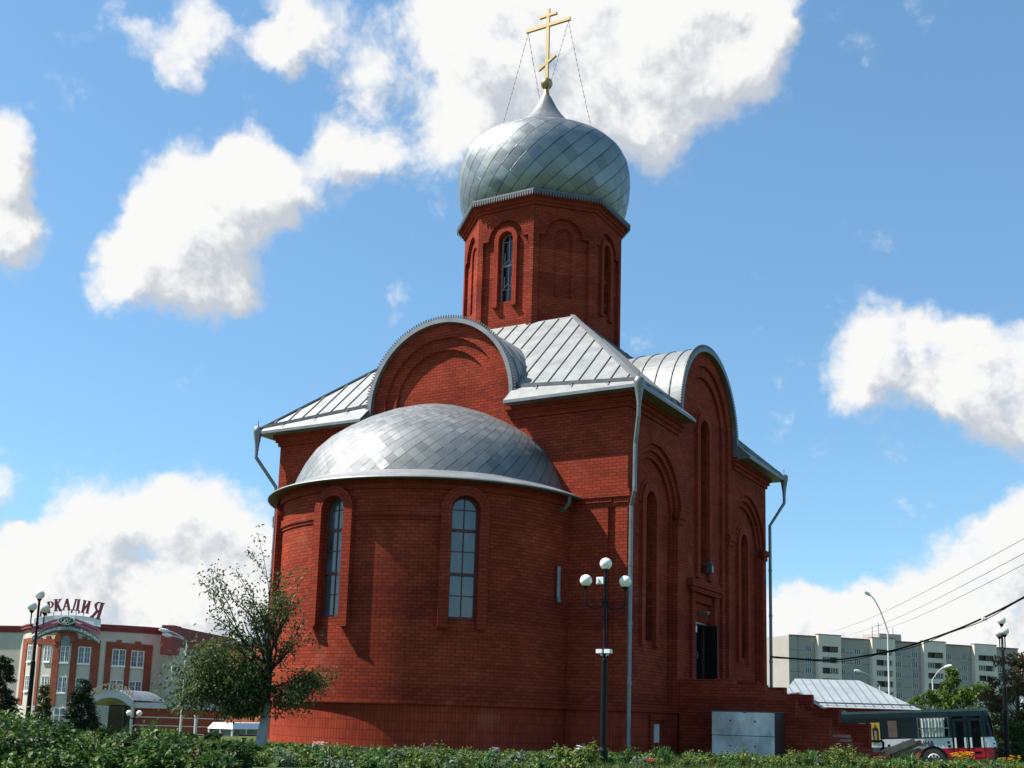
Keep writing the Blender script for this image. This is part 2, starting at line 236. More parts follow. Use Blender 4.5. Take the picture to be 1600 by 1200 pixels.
# ------------------------------------------------------------------ mesh building
WM = {}
def empty(name, loc=(0, 0, 0), rotz=0, label=None, cat=None, group=None, kind=None, mtx=None):
    o = bpy.data.objects.new(name, None); col.objects.link(o); o.empty_display_size = .3
    m = mtx if mtx is not None else Matrix.LocRotScale(Vector(loc), Matrix.Rotation(rotz, 3, 'Z'), None)
    o.matrix_world = m; WM[o.name] = m.copy(); tag(o, label, cat, group, kind); return o
def tag(o, label=None, cat=None, group=None, kind=None):
    if label: o['label'] = label
    if cat: o['category'] = cat
    if group: o['group'] = group
    if kind: o['kind'] = kind
    return o
def copy_tree(o, parent=None):
    c = o.copy(); col.objects.link(c)
    if parent is not None: c.parent = parent
    for ch in list(o.children): copy_tree(ch, c)
    return c
class MB:
    def __init__(s): s.v = []; s.f = []; s.uv = []; s.mk = []
    def use(s, i): s.mk.append((len(s.f), i))
    def poly(s, pts, uv=None):
        n = len(s.v); s.v += [tuple(p) for p in pts]; s.f.append(list(range(n, n+len(pts)))); s.uv.append(uv)
    def box(s, x0, x1, y0, y1, z0, z1, T=None, uvk=None):
        P = [(x0,y0,z0),(x1,y0,z0),(x1,y1,z0),(x0,y1,z0),(x0,y0,z1),(x1,y0,z1),(x1,y1,z1),(x0,y1,z1)]
        if T: P = [T(*p) for p in P]
        n = len(s.v); s.v += [tuple(p) for p in P]
        for q in ((0,3,2,1),(4,5,6,7),(0,1,5,4),(1,2,6,5),(2,3,7,6),(3,0,4,7)): s.f.append([n+i for i in q]); s.uv.append(None)
    def bar(s, a, b, wd, ht, up=(0, 0, 1)):
        a = Vector(a); b = Vector(b); d = (b-a).normalized(); u = Vector(up); sd_ = d.cross(u)
        if sd_.length < 1e-4: sd_ = d.cross(Vector((1, 0, 0)))
        sd_.normalize(); u = sd_.cross(d).normalized()
        n = len(s.v)
        for p in (a, b):
            for (i, j) in ((-1,-1),(1,-1),(1,1),(-1,1)): s.v.append(tuple(p + sd_*(i*wd/2) + u*(j*ht/2)))
        for q in ((0,1,5,4),(1,2,6,5),(2,3,7,6),(3,0,4,7),(3,2,1,0),(4,5,6,7)): s.f.append([n+i for i in q]); s.uv.append(None)
    def tube(s, pts, rad, n=8, caps=True):
        pts = [Vector(p) for p in pts]; k = len(s.v); m = len(pts)
        if not hasattr(rad, '__len__'): rad = [rad]*m
        ref = None
        for i, p in enumerate(pts):
            d = (pts[min(i+1, m-1)] - pts[max(i-1, 0)]).normalized()
            if ref is None: ref = d.orthogonal().normalized()
            ref = (ref - d*ref.dot(d)).normalized(); b = d.cross(ref)
            for j in range(n):
                a = 2*math.pi*j/n; s.v.append(tuple(p + ref*(rad[i]*math.cos(a)) + b*(rad[i]*math.sin(a))))
        for i in range(m-1):
            for j in range(n):
                j2 = (j+1) % n; s.f.append([k+i*n+j, k+i*n+j2, k+(i+1)*n+j2, k+(i+1)*n+j]); s.uv.append(None)
        if caps:
            s.f.append([k+j for j in range(n)][::-1]); s.uv.append(None); s.f.append([k+(m-1)*n+j for j in range(n)]); s.uv.append(None)
    def lathe(s, prof, c=(0, 0), n=32, a0=0, a1=2*math.pi, uvf=None):
        for j in range(n):
            t0 = a0+(a1-a0)*j/n; t1 = a0+(a1-a0)*(j+1)/n
            for i in range(len(prof)-1):
                (ra, za), (rb, zb) = prof[i], prof[i+1]
                P = [(c[0]+ra*math.cos(t0), c[1]+ra*math.sin(t0), za), (c[0]+ra*math.cos(t1), c[1]+ra*math.sin(t1), za), (c[0]+rb*math.cos(t1), c[1]+rb*math.sin(t1), zb), (c[0]+rb*math.cos(t0), c[1]+rb*math.sin(t0), zb)]
                uv = [uvf(i, t0), uvf(i, t1), uvf(i+1, t1), uvf(i+1, t0)] if uvf else None
                if rb < 1e-5: P = P[:3]; uv = uv[:3] if uv else None
                elif ra < 1e-5: P = [P[0], P[2], P[3]]; uv = [uv[0], uv[2], uv[3]] if uv else None
                s.poly(P, uv)
    def sphere(s, c, r, n=12, m=8, sz=1.):
        s.lathe([(max(1e-6, r*math.sin(math.pi*i/m)), c[2]-r*sz*math.cos(math.pi*i/m)) for i in range(m+1)], (c[0], c[1]), n)
    def plate(s, outer, holes, d0, d1, T, uvf=None, sides=True, rim=True):
        loops = [outer]+list(holes); flat = [p for lp in loops for p in lp]
        for t in tessellate_polygon([[Vector((a, b, 0)) for a, b in lp] for lp in loops]):
            pts = [flat[i] for i in t]
            ar = (pts[1][0]-pts[0][0])*(pts[2][1]-pts[0][1]) - (pts[2][0]-pts[0][0])*(pts[1][1]-pts[0][1])
            if ar < 0: pts = pts[::-1]
            s.poly([T(a, b, d1) for a, b in pts], [uvf(a, b) if uvf else (a, b) for a, b in pts])
        if sides:
            for lp in (loops if rim else loops[1:]):
                for i in range(len(lp)):
                    a, b = lp[i], lp[(i+1) % len(lp)]
                    ln = math.hypot(b[0]-a[0], b[1]-a[1])
                    vert = abs(b[1]-a[1]) > abs(b[0]-a[0])
                    q = [(d0, a[1]), (d0, b[1]), (d1, b[1]), (d1, a[1])] if vert else [(a[0], d0), (b[0], d0), (b[0], d1), (a[0], d1)]
                    s.poly([T(*a, d0), T(*b, d0), T(*b, d1), T(*a, d1)], q)
    def band(s, uc, zb, zc, ri, ro, d0, d1, T, n=16, zbi=None, legs=1, radial=True):
        """arched moulding: two legs from zb up to zc and a half ring round (uc, zc)"""
        pr = []
        if legs and zb < zc:
            k = max(1, int((zc-zb)/1.2)) if legs > 1 else 1
            for i in range(k): z = zb+(zc-zb)*i/k; pr.append(((uc-ro, z), (uc-ri, z), (0, z), (ro-ri, z)))
        for i in range(n+1):
            a = math.pi*(1-i/n); pr.append(((uc+ro*math.cos(a), zc+ro*math.sin(a)), (uc+ri*math.cos(a), zc+ri*math.sin(a)), (a*ro, ro), (a*ro, ri)))
        if legs and zb < zc: pr.append(((uc+ro, zb), (uc+ri, zb), (0, zb), (ro-ri, zb)))
        for i in range(len(pr)-1):
            (o1, i1, uo1, ui1), (o2, i2, uo2, ui2) = pr[i], pr[i+1]
            arc = abs(uo1[1]-ro) < 1e-6 and abs(uo2[1]-ro) < 1e-6 and uo1[0] != 0
            uv = [ui1, ui2, uo2, uo1] if arc and radial else [i1, i2, o2, o1]
            s.poly([T(*i1, d1), T(*i2, d1), T(*o2, d1), T(*o1, d1)][::-1], uv[::-1])
            s.poly([T(*o1, d0), T(*o2, d0), T(*o2, d1), T(*o1, d1)][::-1])
            s.poly([T(*i1, d0), T(*i2, d0), T(*i2, d1), T(*i1, d1)])
        for (o1, i1, _, _) in (pr[0], pr[-1]): s.poly([T(*o1, d0), T(*i1, d0), T(*i1, d1), T(*o1, d1)])
    def prism(s, o0, z0, o1=None, z1=0):
        o1 = o1 or o0; n = len(o0)
        s.poly([(x, y, z1) for x, y in o1]); s.poly([(x, y, z0) for x, y in o0][::-1])
        for i in range(n):
            j = (i+1) % n; s.poly([(*o0[i], z0), (*o0[j], z0), (*o1[j], z1), (*o1[i], z1)])
    def build(s, name, m, parent=None, smooth=False, world=True, weld=False, flipfix=False):
        me = bpy.data.meshes.new(name); V = s.v; mi = None
        root = parent
        while root is not None and root.parent is not None: root = root.parent
        if root is not None and world and root.name in WM:
            iv = WM[root.name].inverted(); V = [tuple(iv @ Vector(p)) for p in V]
        me.from_pydata(V, [], s.f)
        ul = me.uv_layers.new(name='UVMap'); buf = np.zeros(len(me.loops)*2, dtype=np.float32); li = 0
        for pi, f in enumerate(s.f):
            uv = s.uv[pi]
            if uv is None:
                p = [Vector(s.v[i]) for i in f]; nn = (p[1]-p[0]).cross(p[-1]-p[0])
                if nn.length < 1e-9: nn = Vector((0, 0, 1))
                nn.normalize()
                if abs(nn.z) > .8: uv = [(q.x, q.y) for q in p]
                else:
                    t = Vector((-nn.y, nn.x, 0)).normalized(); uv = [(q.dot(t), q.z) for q in p]
            for (a, b) in uv: buf[li] = a; buf[li+1] = b; li += 2
        ul.data.foreach_set('uv', buf)
        for mm in (m if isinstance(m, (list, tuple)) else [m]): me.materials.append(mm)
        if s.mk:
            ix = np.zeros(len(s.f), dtype=np.int32)
            for (k0, i) in s.mk: ix[k0:] = i
            me.polygons.foreach_set('material_index', ix)
        o = bpy.data.objects.new(name, me); col.objects.link(o)
        if weld or smooth:
            bm = bmesh.new(); bm.from_mesh(me); bmesh.ops.remove_doubles(bm, verts=bm.verts, dist=1e-4); bmesh.ops.recalc_face_normals(bm, faces=bm.faces); bm.to_mesh(me); bm.free()
        if smooth:
            me.polygons.foreach_set('use_smooth', [True]*len(me.polygons))
            if smooth != 'all': me.set_sharp_from_angle(angle=R(35))
        if parent is not None: o.parent = parent
        return o
def flat(O, eu, n):
    O = Vector(O); eu = Vector(eu); n = Vector(n)
    return lambda u, v, d: O + eu*u + Vector((0, 0, v)) + n*d
def arc(uc, zc, r, a0, a1, n=20): return [(uc+r*math.cos(a0+(a1-a0)*i/n), zc+r*math.sin(a0+(a1-a0)*i/n)) for i in range(n+1)]
PI = math.pi
def arched(uc, zb, zc, r, n=14): return [(uc-r, zb), (uc+r, zb)] + arc(uc, zc, r, 0, PI, n)
def text_tris(txt, size, ext=.02, font_off=.0, align='CENTER'):
    cu = bpy.data.curves.new('lettering', 'FONT'); cu.body = txt; cu.size = size; cu.extrude = ext; cu.offset = font_off; cu.align_x = align; cu.resolution_u = 2
    o = bpy.data.objects.new('lettering', cu); col.objects.link(o)
    dg = bpy.context.evaluated_depsgraph_get(); me = bpy.data.meshes.new_from_object(o.evaluated_get(dg))
    vs = [v.co.copy() for v in me.vertices]; fs = [list(p.vertices) for p in me.polygons]
    bpy.data.objects.remove(o); bpy.data.curves.remove(cu); bpy.data.meshes.remove(me); return vs, fs
def add_text(mb, txt, size, T, ext=.02, off=0., align='CENTER'):
    vs, fs = text_tris(txt, size, ext, off, align); n = len(mb.v); mb.v += [tuple(T(v.x, v.y, v.z)) for v in vs]
    for f in fs: mb.f.append([n+i for i in f]); mb.uv.append(None)

# ------------------------------------------------------------------ terrain
def ss(a, b, x):
    t = min(1, max(0, (x-a)/(b-a))); return t*t*(3-2*t)
def gz(x, y):
    z = -.85*ss(13.2, 17.5, y) * ss(-26, -16, x)
    z += -2.4*ss(-16, -40, x) - .9*ss(26, 70, y)*ss(-60, -20, x)
    z += -.42*ss(-17, -27, y)
    z += .05*math.sin(x*.9+1)*math.sin(y*.7)*ss(.5, 4, max(abs(x+7)-8, abs(y-6)-12))
    return z
def gp(px, D):
    p = at(px, hy(px), D); return Vector((p.x, p.y, gz(p.x, p.y)))
def terrain():
    rings = [0, 2, 4, 6, 8, 10, 12, 14, 16, 18, 20, 22, 24, 26, 28, 30, 32, 34, 36, 38, 40, 43, 46, 50, 55, 60, 66, 72, 80, 90, 105, 125, 150, 200, 300, 500, 900, 1800]
    n = 120; v = [(CP.x, CP.y, gz(CP.x, CP.y))]; f = []
    for r in rings[1:]:
        for j in range(n):
            a = 2*PI*j/n; x = CP.x+r*math.cos(a); y = CP.y+r*math.sin(a); v.append((x, y, gz(x, y)))
    for j in range(n): f.append((0, 1+j, 1+(j+1) % n))
    for i in range(len(rings)-2):
        for j in range(n): a = 1+i*n+j; b = 1+i*n+(j+1) % n; f.append((a, a+n, b+n, b))
    me = bpy.data.meshes.new('ground'); me.from_pydata(v, [], f); o = bpy.data.objects.new('ground', me); col.objects.link(o); tag(o, kind='structure')
    m = mat('grass_and_soil', (.06, .09, .03), .95, 0, .1); nt = m.node_tree; N = nt.nodes.new; L = nt.links.new; p = nt.nodes['Principled BSDF']
    tc = N('ShaderNodeTexCoord'); a = N('ShaderNodeTexNoise'); a.inputs['Scale'].default_value = .8; a.inputs['Detail'].default_value = 8; a.inputs['Roughness'].default_value = .7; L(tc.outputs['Object'], a.inputs['Vector'])
    cr = N('ShaderNodeValToRGB'); L(a.outputs['Fac'], cr.inputs[0]); e = cr.color_ramp.elements
    e[0].position = .35; e[0].color = (.035, .065, .014, 1); e[1].position = .68; e[1].color = (.11, .085, .05, 1); k = e.new(.52); k.color = (.065, .10, .024, 1)
    L(cr.outputs[0], p.inputs['Base Color']); b = N('ShaderNodeBump'); b.inputs['Strength'].default_value = .6; b.inputs['Distance'].default_value = .05
    a2 = N('ShaderNodeTexNoise'); a2.inputs['Scale'].default_value = 12; a2.inputs['Detail'].default_value = 6; L(tc.outputs['Object'], a2.inputs['Vector']); L(a2.outputs['Fac'], b.inputs['Height']); L(b.outputs[0], p.inputs['Normal'])
    me.materials.append(m); me.polygons.foreach_set('use_smooth', [True]*len(me.polygons))
terrain()
# ------------------------------------------------------------------ church
W_, D_, ZE, EO = 13.9, 13.8, 11.0, .66
AX, AY, AR = -6.95, 0., 5.01            # apse
TX, TY = -6.95, 6.9                     # drum
church = empty('church', (-6.95, 6.9, 0), 0, 'red brick church with silver onion dome, gold cross and round apse', 'church')
TE = flat((0, 0, 0), (0, 1, 0), (1, 0, 0))          # side facade, u = y
TS = flat((0, 0, 0), (1, 0, 0), (0, -1, 0))         # apse facade, u = x
TN = flat((0, D_, 0), (-1, 0, 0), (0, 1, 0)); TWs = flat((-W_, 0, 0), (0, -1, 0), (-1, 0, 0))

def church_body():
    mb = MB(); pl = MB()
    zs, zc = 11.4, 7.6
    def outline(mid, half): return [(0, 1.35), (half*2, 1.35), (half*2, 10.78), (mid+2.82, 10.78)] + arc(mid, zs, 2.82, 0, PI, 30) + [(mid-2.82, 10.78), (0, 10.78)]
    L, Rr = 2.28, 13.8-2.28
    def bay(c, h, r, zb): return [(c-h, zb), (c+h, zb), (c+h, zc)] + arc(c, zc, r, 0, PI, 22) + [(c-h, zc)]
    def mid(r, zb=1.5): return [(6.9-r, zb), (6.9+r, zb)] + arc(6.9, zs, r, 0, PI, 26)
    door = [(6.05, 2.3), (7.95, 2.3), (7.95, 5.15), (6.05, 5.15)]
    mwin = arched(6.95, 6.2, 11.3, .45)
    mb.plate(outline(6.9, 6.9), [bay(L, 1.83, 2.2, 1.5), bay(Rr, 1.83, 2.2, 1.5), mid(2.3)], -.1, 0, TE, rim=False)
    mb.plate(outline(6.9, 6.9), [bay(L, 1.77, 1.98, 1.5), bay(Rr, 1.77, 1.98, 1.5), mid(1.9)], -.2, -.1, TE, rim=False)
    mb.plate(outline(6.9, 6.9), [bay(L, 1.70, 1.76, 1.5), bay(Rr, 1.70, 1.76, 1.5), mwin, door], -.3, -.2, TE, rim=False)
    mb.plate(outline(6.9, 6.9), [arched(2.32, 3.5, 7.88, .41), arched(11.62, 3.5, 7.88, .41), mwin, door], -.62, -.3, TE, rim=False)
    # door infill above the leaf
    mb.plate([(6.05, 4.5), (7.95, 4.5), (7.95, 5.15), (6.05, 5.15)], [], -.6, -.33, TE)
    # apse facade
    mh = [(-9.25, 10.86), (-4.65, 10.86)] + arc(-6.95, zs, 2.3, 0, PI, 26)
    mh2 = [(-8.85, 10.86), (-5.05, 10.86)] + arc(-6.95, zs, 1.9, 0, PI, 26)
    out = [(x-W_, z) for x, z in outline(6.95, 6.95)]
    gro = [(-.64, 1.5), (-.40, 1.5), (-.40, 7.4), (-.64, 7.4)]; gro2 = [(-13.5, 1.5), (-13.26, 1.5), (-13.26, 7.4), (-13.5, 7.4)]
    mb.plate(out, [mh, gro, gro2], -.1, 0, TS, rim=False); mb.plate(out, [mh2], -.2, -.1, TS, rim=False); mb.plate(out, [], -.3, -.2, TS, rim=False)
    # other two sides
    mb.plate(outline(6.95, 6.95), [], -.3, 0, TN, rim=False); mb.plate(outline(6.9, 6.9), [], -.3, 0, lambda u, v, d: TWs(u-D_, v, d), rim=False)
    mb.build('naos_wall', M['brick'], church)
    # plinth of upright bricks, slightly set back under the ledge
    pl.plate([(-.07+.0, -1.5), (13.73, -1.5), (13.73, 1.35), (-.07+.0, 1.35)], [[(2.2, .35), (3.0, .35), (3.0, .95), (2.2, .95)]], -.4, -.07, TE, rim=False)
    pl.plate([(-13.83, -1.5), (-.07, -1.5), (-.07, 1.35), (-13.83, 1.35)], [], -.3, -.07, TS, rim=False)
    pl.plate([(.07, -2), (13.83, -2), (13.83, 1.35), (.07, 1.35)], [], -.3, -.07, TN, rim=False); pl.plate([(-13.73, -2), (-.07, -2), (-.07, 1.35), (-13.73, 1.35)], [], -.3, -.07, TWs, rim=False)
    pl.lathe([(AR-.07, -.6), (AR-.07, 1.33)], (AX, AY), 64, PI, 2*PI, lambda i, t: ((AR-.07)*t, (-.6, 1.33)[i]))
    pl.build('plinth', M['soldier'], church)
    # mouldings, each a part: capitals, string courses, eaves cornices, drip ledges, door surround
    def part(name, *boxes):
        k = MB()
        for b in boxes: k.box(*b)
        return k.build(name, M['brick_trim'], church)
    for c0, c1 in ((4.05, 4.68), (9.12, 9.75)): part('capital', (-.1, .10, c0, c1, 7.70, 7.92), (-.1, .05, c0+.05, c1-.05, 7.52, 7.702))
    part('capital', (-.5, .10, -.10, .5, 7.70, 7.92), (-.46, .05, -.05, .45, 7.52, 7.702)); part('capital', (-.05, .10, 13.3, 13.9, 7.70, 7.92), (-.05, .05, 13.35, 13.85, 7.52, 7.702))
    part('string_course', (-2.3, -.5, -.10, .02, 7.70, 7.92), (-2.2, -.5, -.06, .02, 7.55, 7.702)); part('string_course', (-13.97, -11.9, -.10, .4, 7.70, 7.92), (-14.02, -13.4, -.03, .5, 7.52, 7.702)); part('capital', (-14.02, -13.9, 13.3, 13.9, 7.70, 7.92))
    lv = ((10.52, 10.66, .07), (10.657, 10.80, .14), (10.797, 10.93, .21))
    for e0, e1 in ((0, 1), (1, 0)):
        rg = lambda d: (-d, 4.07+.06*(d/.07)) if e0 == 0 else (9.73-.06*(d/.07), D_+d)
        part('eave_cornice', *[(-.05, d, *rg(d), z0, z1) for z0, z1, d in lv]); part('eave_cornice', *[(-W_-d, -W_+.05, *rg(d), z0, z1) for z0, z1, d in lv])
        rh = lambda d: (-W_-d+.003, -9.78+.06*(d/.07)) if e0 == 0 else (-4.12-.06*(d/.07), d-.003)
        part('eave_cornice', *[(*rh(d), -d+.002, .05, z0+.001, z1-.002) for z0, z1, d in lv]); part('eave_cornice', *[(*rh(d), D_-.05, D_+d-.002, z0+.001, z1-.002) for z0, z1, d in lv])
    part('drip_ledge', (-.06, .035, 0, D_, 1.28, 1.36)); part('drip_ledge', (-W_, 0, -.035, .06, 1.283, 1.357))
    part('door_surround', (-.22, -.08, 5.72, 6.02, 2.2, 5.45), (-.22, -.08, 7.98, 8.28, 2.2, 5.45), (-.22, -.02, 5.55, 8.45, 5.448, 5.62), (-.22, .04, 5.45, 8.55, 5.618, 5.86))
    part('basement_window_surround', (-.1, .0, 1.92, 2.17, .2, 1.06), (-.1, .02, 1.9, 3.3, 1.05, 1.2), (-.1, .0, 3.03, 3.28, .2, 1.06))
    # arched window surrounds on the side facade
    for (uc, zb, zc2, r, d) in ((2.32, 3.4, 7.88, .42, -.3), (11.62, 3.4, 7.88, .42, -.3), (6.95, 6.05, 11.3, .46, -.2)):
        s = MB(); s.band(uc, zb, zc2, r, r+.28, d-.02, d+.12, TE, 18)
        s.band(uc, zc2, zc2, r+.28, r+.40, d-.02, d+.04, TE, 18)
        s.box(uc-r-.3, uc-r+.0, zb-.08, zb, d-.02, d+.14, lambda a, b, c: TE(a, b, c)); s.box(uc+r-.0, uc+r+.3, zb-.08, zb, d-.02, d+.14, lambda a, b, c: TE(a, b, c))
        s.build('window_surround', M['soldier'], church)
church_body()

def window_leaf(uc, zb, zc, r, d, T, frame, glass, rows, cols=2, heavy=(), name='window', parent=church, pane=True, grille=False):
    f = MB(); f.band(uc, zb, zc, r-.055, r+.004, d-.03, d+.03, T, 14); f.box(uc-r, uc+r, zb-.02, zb+.06, d-.04, d+.05, lambda a, b, c: T(a, b, c))
    B = lambda a0, a1, b0, b1, c0, c1: f.box(a0, a1, b0, b1, c0, c1, lambda a, b, c: T(a, b, c))
    for i in range(1, cols): x = uc-r+2*r*i/cols; B(x-.018, x+.018, zb, zc+r-.03, d-.015, d+.018)
    for i, z in enumerate(rows):
        h = .045 if i in heavy else .014; half = r if z < zc else math.sqrt(max(.01, r*r-(z-zc)**2)); B(uc-half, uc+half, z-h, z+h, d-.02, d+(.035 if i in heavy else .016))
    if grille:
        for z in rows[:-1]:
            for (a, b) in (((uc-r, z-.12), (uc, z+.22)), ((uc+r, z-.12), (uc, z+.22)), ((uc-r*.5, z+.05), (uc-r*.5, z+.5)), ((uc+r*.5, z+.05), (uc+r*.5, z+.5))):
                f.bar(T(*a, d+.06), T(*b, d+.06), .035, .025)
    fo = f.build(name, frame, parent); g = MB(); g.plate(arched(uc, zb, zc, r-.02), [], d-.01, d-.004, T, sides=False); g.build('pane', glass, fo); return fo
# side facade windows
for uc in (2.32, 11.62): window_leaf(uc, 3.5, 7.88, .41, -.56, TE, M['timber'], M['glass'], [4.3, 5.1, 5.9, 6.7, 7.5], 2, (1, 3))
window_leaf(6.95, 6.2, 11.3, .45, -.56, TE, M['timber'], M['darkglass'], [7, 7.8, 8.6, 9.4, 10.2, 11.0], 2, (1, 3))

def apse():
    mb = MB(); wins = [223., 268.2, 313.6]; ow, zsill, zcc = .405, 3.72, 6.86
    def col(a0, a1, z0, z1, r, zb0=None, zb1=None):
        t0, t1 = R(a0), R(a1)
        zb0 = z0 if zb0 is None else zb0; zb1 = z0 if zb1 is None else zb1
        mb.poly([(AX+r*math.cos(t0), AY+r*math.sin(t0), zb0), (AX+r*math.cos(t1), AY+r*math.sin(t1), zb1), (AX+r*math.cos(t1), AY+r*math.sin(t1), z1), (AX+r*math.cos(t0), AY+r*math.sin(t0), z1)],
                [(AR*t0, zb0), (AR*t1, zb1), (AR*t1, z1), (AR*t0, z1)])
    hw = math.degrees(ow/AR); ed = []
    a = 180.
    marks = sorted([180, 360] + [w_+s*hw for w_ in wins for s in (-1, 1)])
    for m0, m1 in zip(marks[:-1], marks[1:]):
        k = max(8, int((m1-m0)/1.5)) if abs(m1-m0-2*hw) < 1e-6 else max(1, int((m1-m0)/2)); ed += [m0+(m1-m0)*i/k for i in range(k)]
    ed.append(360)
    def ztop(x, wc): return zcc + math.sqrt(max(0, ow*ow-(R(x-wc)*AR)**2))
    for a0, a1 in zip(ed[:-1], ed[1:]):
        wc = next((w_ for w_ in wins if abs((a0+a1)/2-w_) < hw), None)
        if wc is None: col(a0, a1, 1.35, 7.74, AR); continue
        col(a0, a1, 1.35, zsill, AR); col(a0, a1, 0, 7.74, AR, ztop(a0, wc), ztop(a1, wc))
        q = lambda r, t, z: (AX+r*math.cos(R(t)), AY+r*math.sin(R(t)), z)
        ri = AR-.34
        mb.poly([q(AR, a0, zsill), q(ri, a0, zsill), q(ri, a1, zsill), q(AR, a1, zsill)][::-1])
        mb.poly([q(AR, a0, ztop(a0, wc)), q(ri, a0, ztop(a0, wc)), q(ri, a1, ztop(a1, wc)), q(AR, a1, ztop(a1, wc))])
    for wc in wins:
        for s in (-1, 1):
            t = R(wc+s*hw); c, sn = math.cos(t), math.sin(t); P = [(AX+r*c, AY+r*sn, z) for r, z in ((AR, zsill), (AR-.34, zsill), (AR-.34, zcc), (AR, zcc))]
            mb.poly(P if s > 0 else P[::-1], [(0, zsill), (.34, zsill), (.34, zcc), (0, zcc)] if s > 0 else [(0, zcc), (.34, zcc), (.34, zsill), (0, zsill)])
    mb.build('apse_wall', M['brick'], church)
    # bands of the apse: crown band, frieze step between the windows, drip ledge
    b = MB(); uvr = lambda prof, r: (lambda i, t: (r*t, prof[i][1] + (prof[i][0]-r)))
    def ring(prof, a0, a1, n): b.lathe(prof, (AX, AY), n, R(a0), R(a1), uvr(prof, AR))
    ring([(AR, 7.44), (AR+.07, 7.44), (AR+.07, 7.62), (AR+.13, 7.62), (AR+.13, 7.76)], 180, 360, 70)
    tw = math.degrees(.69/AR)
    spans = [(182, wins[0]-tw), (wins[0]+tw, wins[1]-tw), (wins[1]+tw, wins[2]-tw)]
    for a0, a1 in spans:
        ring([(AR, 6.54), (AR+.035, 6.54), (AR+.035, 6.64), (AR+.075, 6.64), (AR+.075, 6.86), (AR, 6.86)], a0, a1, 22)
    ring([(AR-.08, 1.28), (AR+.035, 1.28), (AR+.035, 1.36), (AR, 1.362)], 180, 360, 70)
    b.build('apse_band', M['brick_trim'], church)
    for wc in wins:
        Ta = lambda u, v, d, wc=wc: Vector((AX+(AR+d)*math.cos(R(wc)+u/AR), AY+(AR+d)*math.sin(R(wc)+u/AR), v))
        s = MB(); s.band(0, 3.5, zcc, ow, .69, -.02, .20, Ta, 18); s.band(0, 3.42, 3.5, 9, 9.1, 0, 0, Ta, 1) if 0 else None
        for sg in (-1, 1): s.box(sg*.40 if sg > 0 else -.71, .71 if sg > 0 else -.40, 3.43, 3.5, -.02, .23, lambda a, b_, c: Ta(a, b_, c))
        s.build('window_surround', M['brick_trim'], church)
        Tf = flat((AX+(AR-.13)*math.cos(R(wc)), AY+(AR-.13)*math.sin(R(wc)), 0), (-math.sin(R(wc)), math.cos(R(wc)), 0), (math.cos(R(wc)), math.sin(R(wc)), 0))
        window_leaf(0, zsill, zcc, ow, 0, Tf, M['timber'], M['glass'], [4.38, 5.0, 5.66, 6.28, 6.88], 2, (1, 3))
    # half dome with diagonal shingles and a flared metal skirt
    prof = [(4.74, 8.02), (4.58, 8.45), (4.38, 8.88), (4.10, 9.33), (3.70, 9.74), (3.2, 10.1), (2.6, 10.46), (1.93, 10.78), (1.2, 11.04), (.55, 11.2), (0, 11.26)]
    fine = []
    for i in range(len(prof)-1):
        for k in range(3): fine.append((prof[i][0]+(prof[i+1][0]-prof[i][0])*k/3, prof[i][1]+(prof[i+1][1]-prof[i][1])*k/3))
    fine.append(prof[-1]); vv = [0]; sc = 66/(2*PI)*.5
    for i in range(1, len(fine)):
        rm = max(.5, (fine[i][0]+fine[i-1][0])/2); vv.append(vv[-1]+math.dist(fine[i], fine[i-1])/(rm**.75*5**.25)*sc*2)
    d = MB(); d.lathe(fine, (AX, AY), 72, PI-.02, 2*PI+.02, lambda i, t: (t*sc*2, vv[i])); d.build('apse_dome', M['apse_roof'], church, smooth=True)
    k = MB(); k.lathe([(5.10, 7.77), (5.47, 7.70), (5.45, 7.74), (5.08, 7.90), (4.78, 8.02), (4.70, 8.09)], (AX, AY), 72, PI-.04, 2*PI+.04); k.build('apse_skirt', M['roof'], church, smooth=True)
    e = MB(); e.lathe([(5.0, 7.72), (5.44, 7.66), (5.48, 7.69)], (AX, AY), 72, PI-.04, 2*PI+.04); e.build('apse_gutter', M['dark_metal'], church)
    p = MB(); q = lambda t, r, z: (AX+r*math.cos(R(t)), AY+r*math.sin(R(t)), z)
    p.tube([q(352, 5.40, 7.66), q(352, 5.40, 7.45), q(351.5, 5.3, 7.3), q(351.5, 5.15, 7.22)], .07, 8); p.build('downpipe', M['dark_metal'], church)
    p = MB(); p.tube([q(351.3, 5.12, 5.52), q(351.3, 5.12, 4.62), q(350.9, 5.2, 4.42)], .065, 8); p.build('downpipe', M['pipe'], church)
apse()

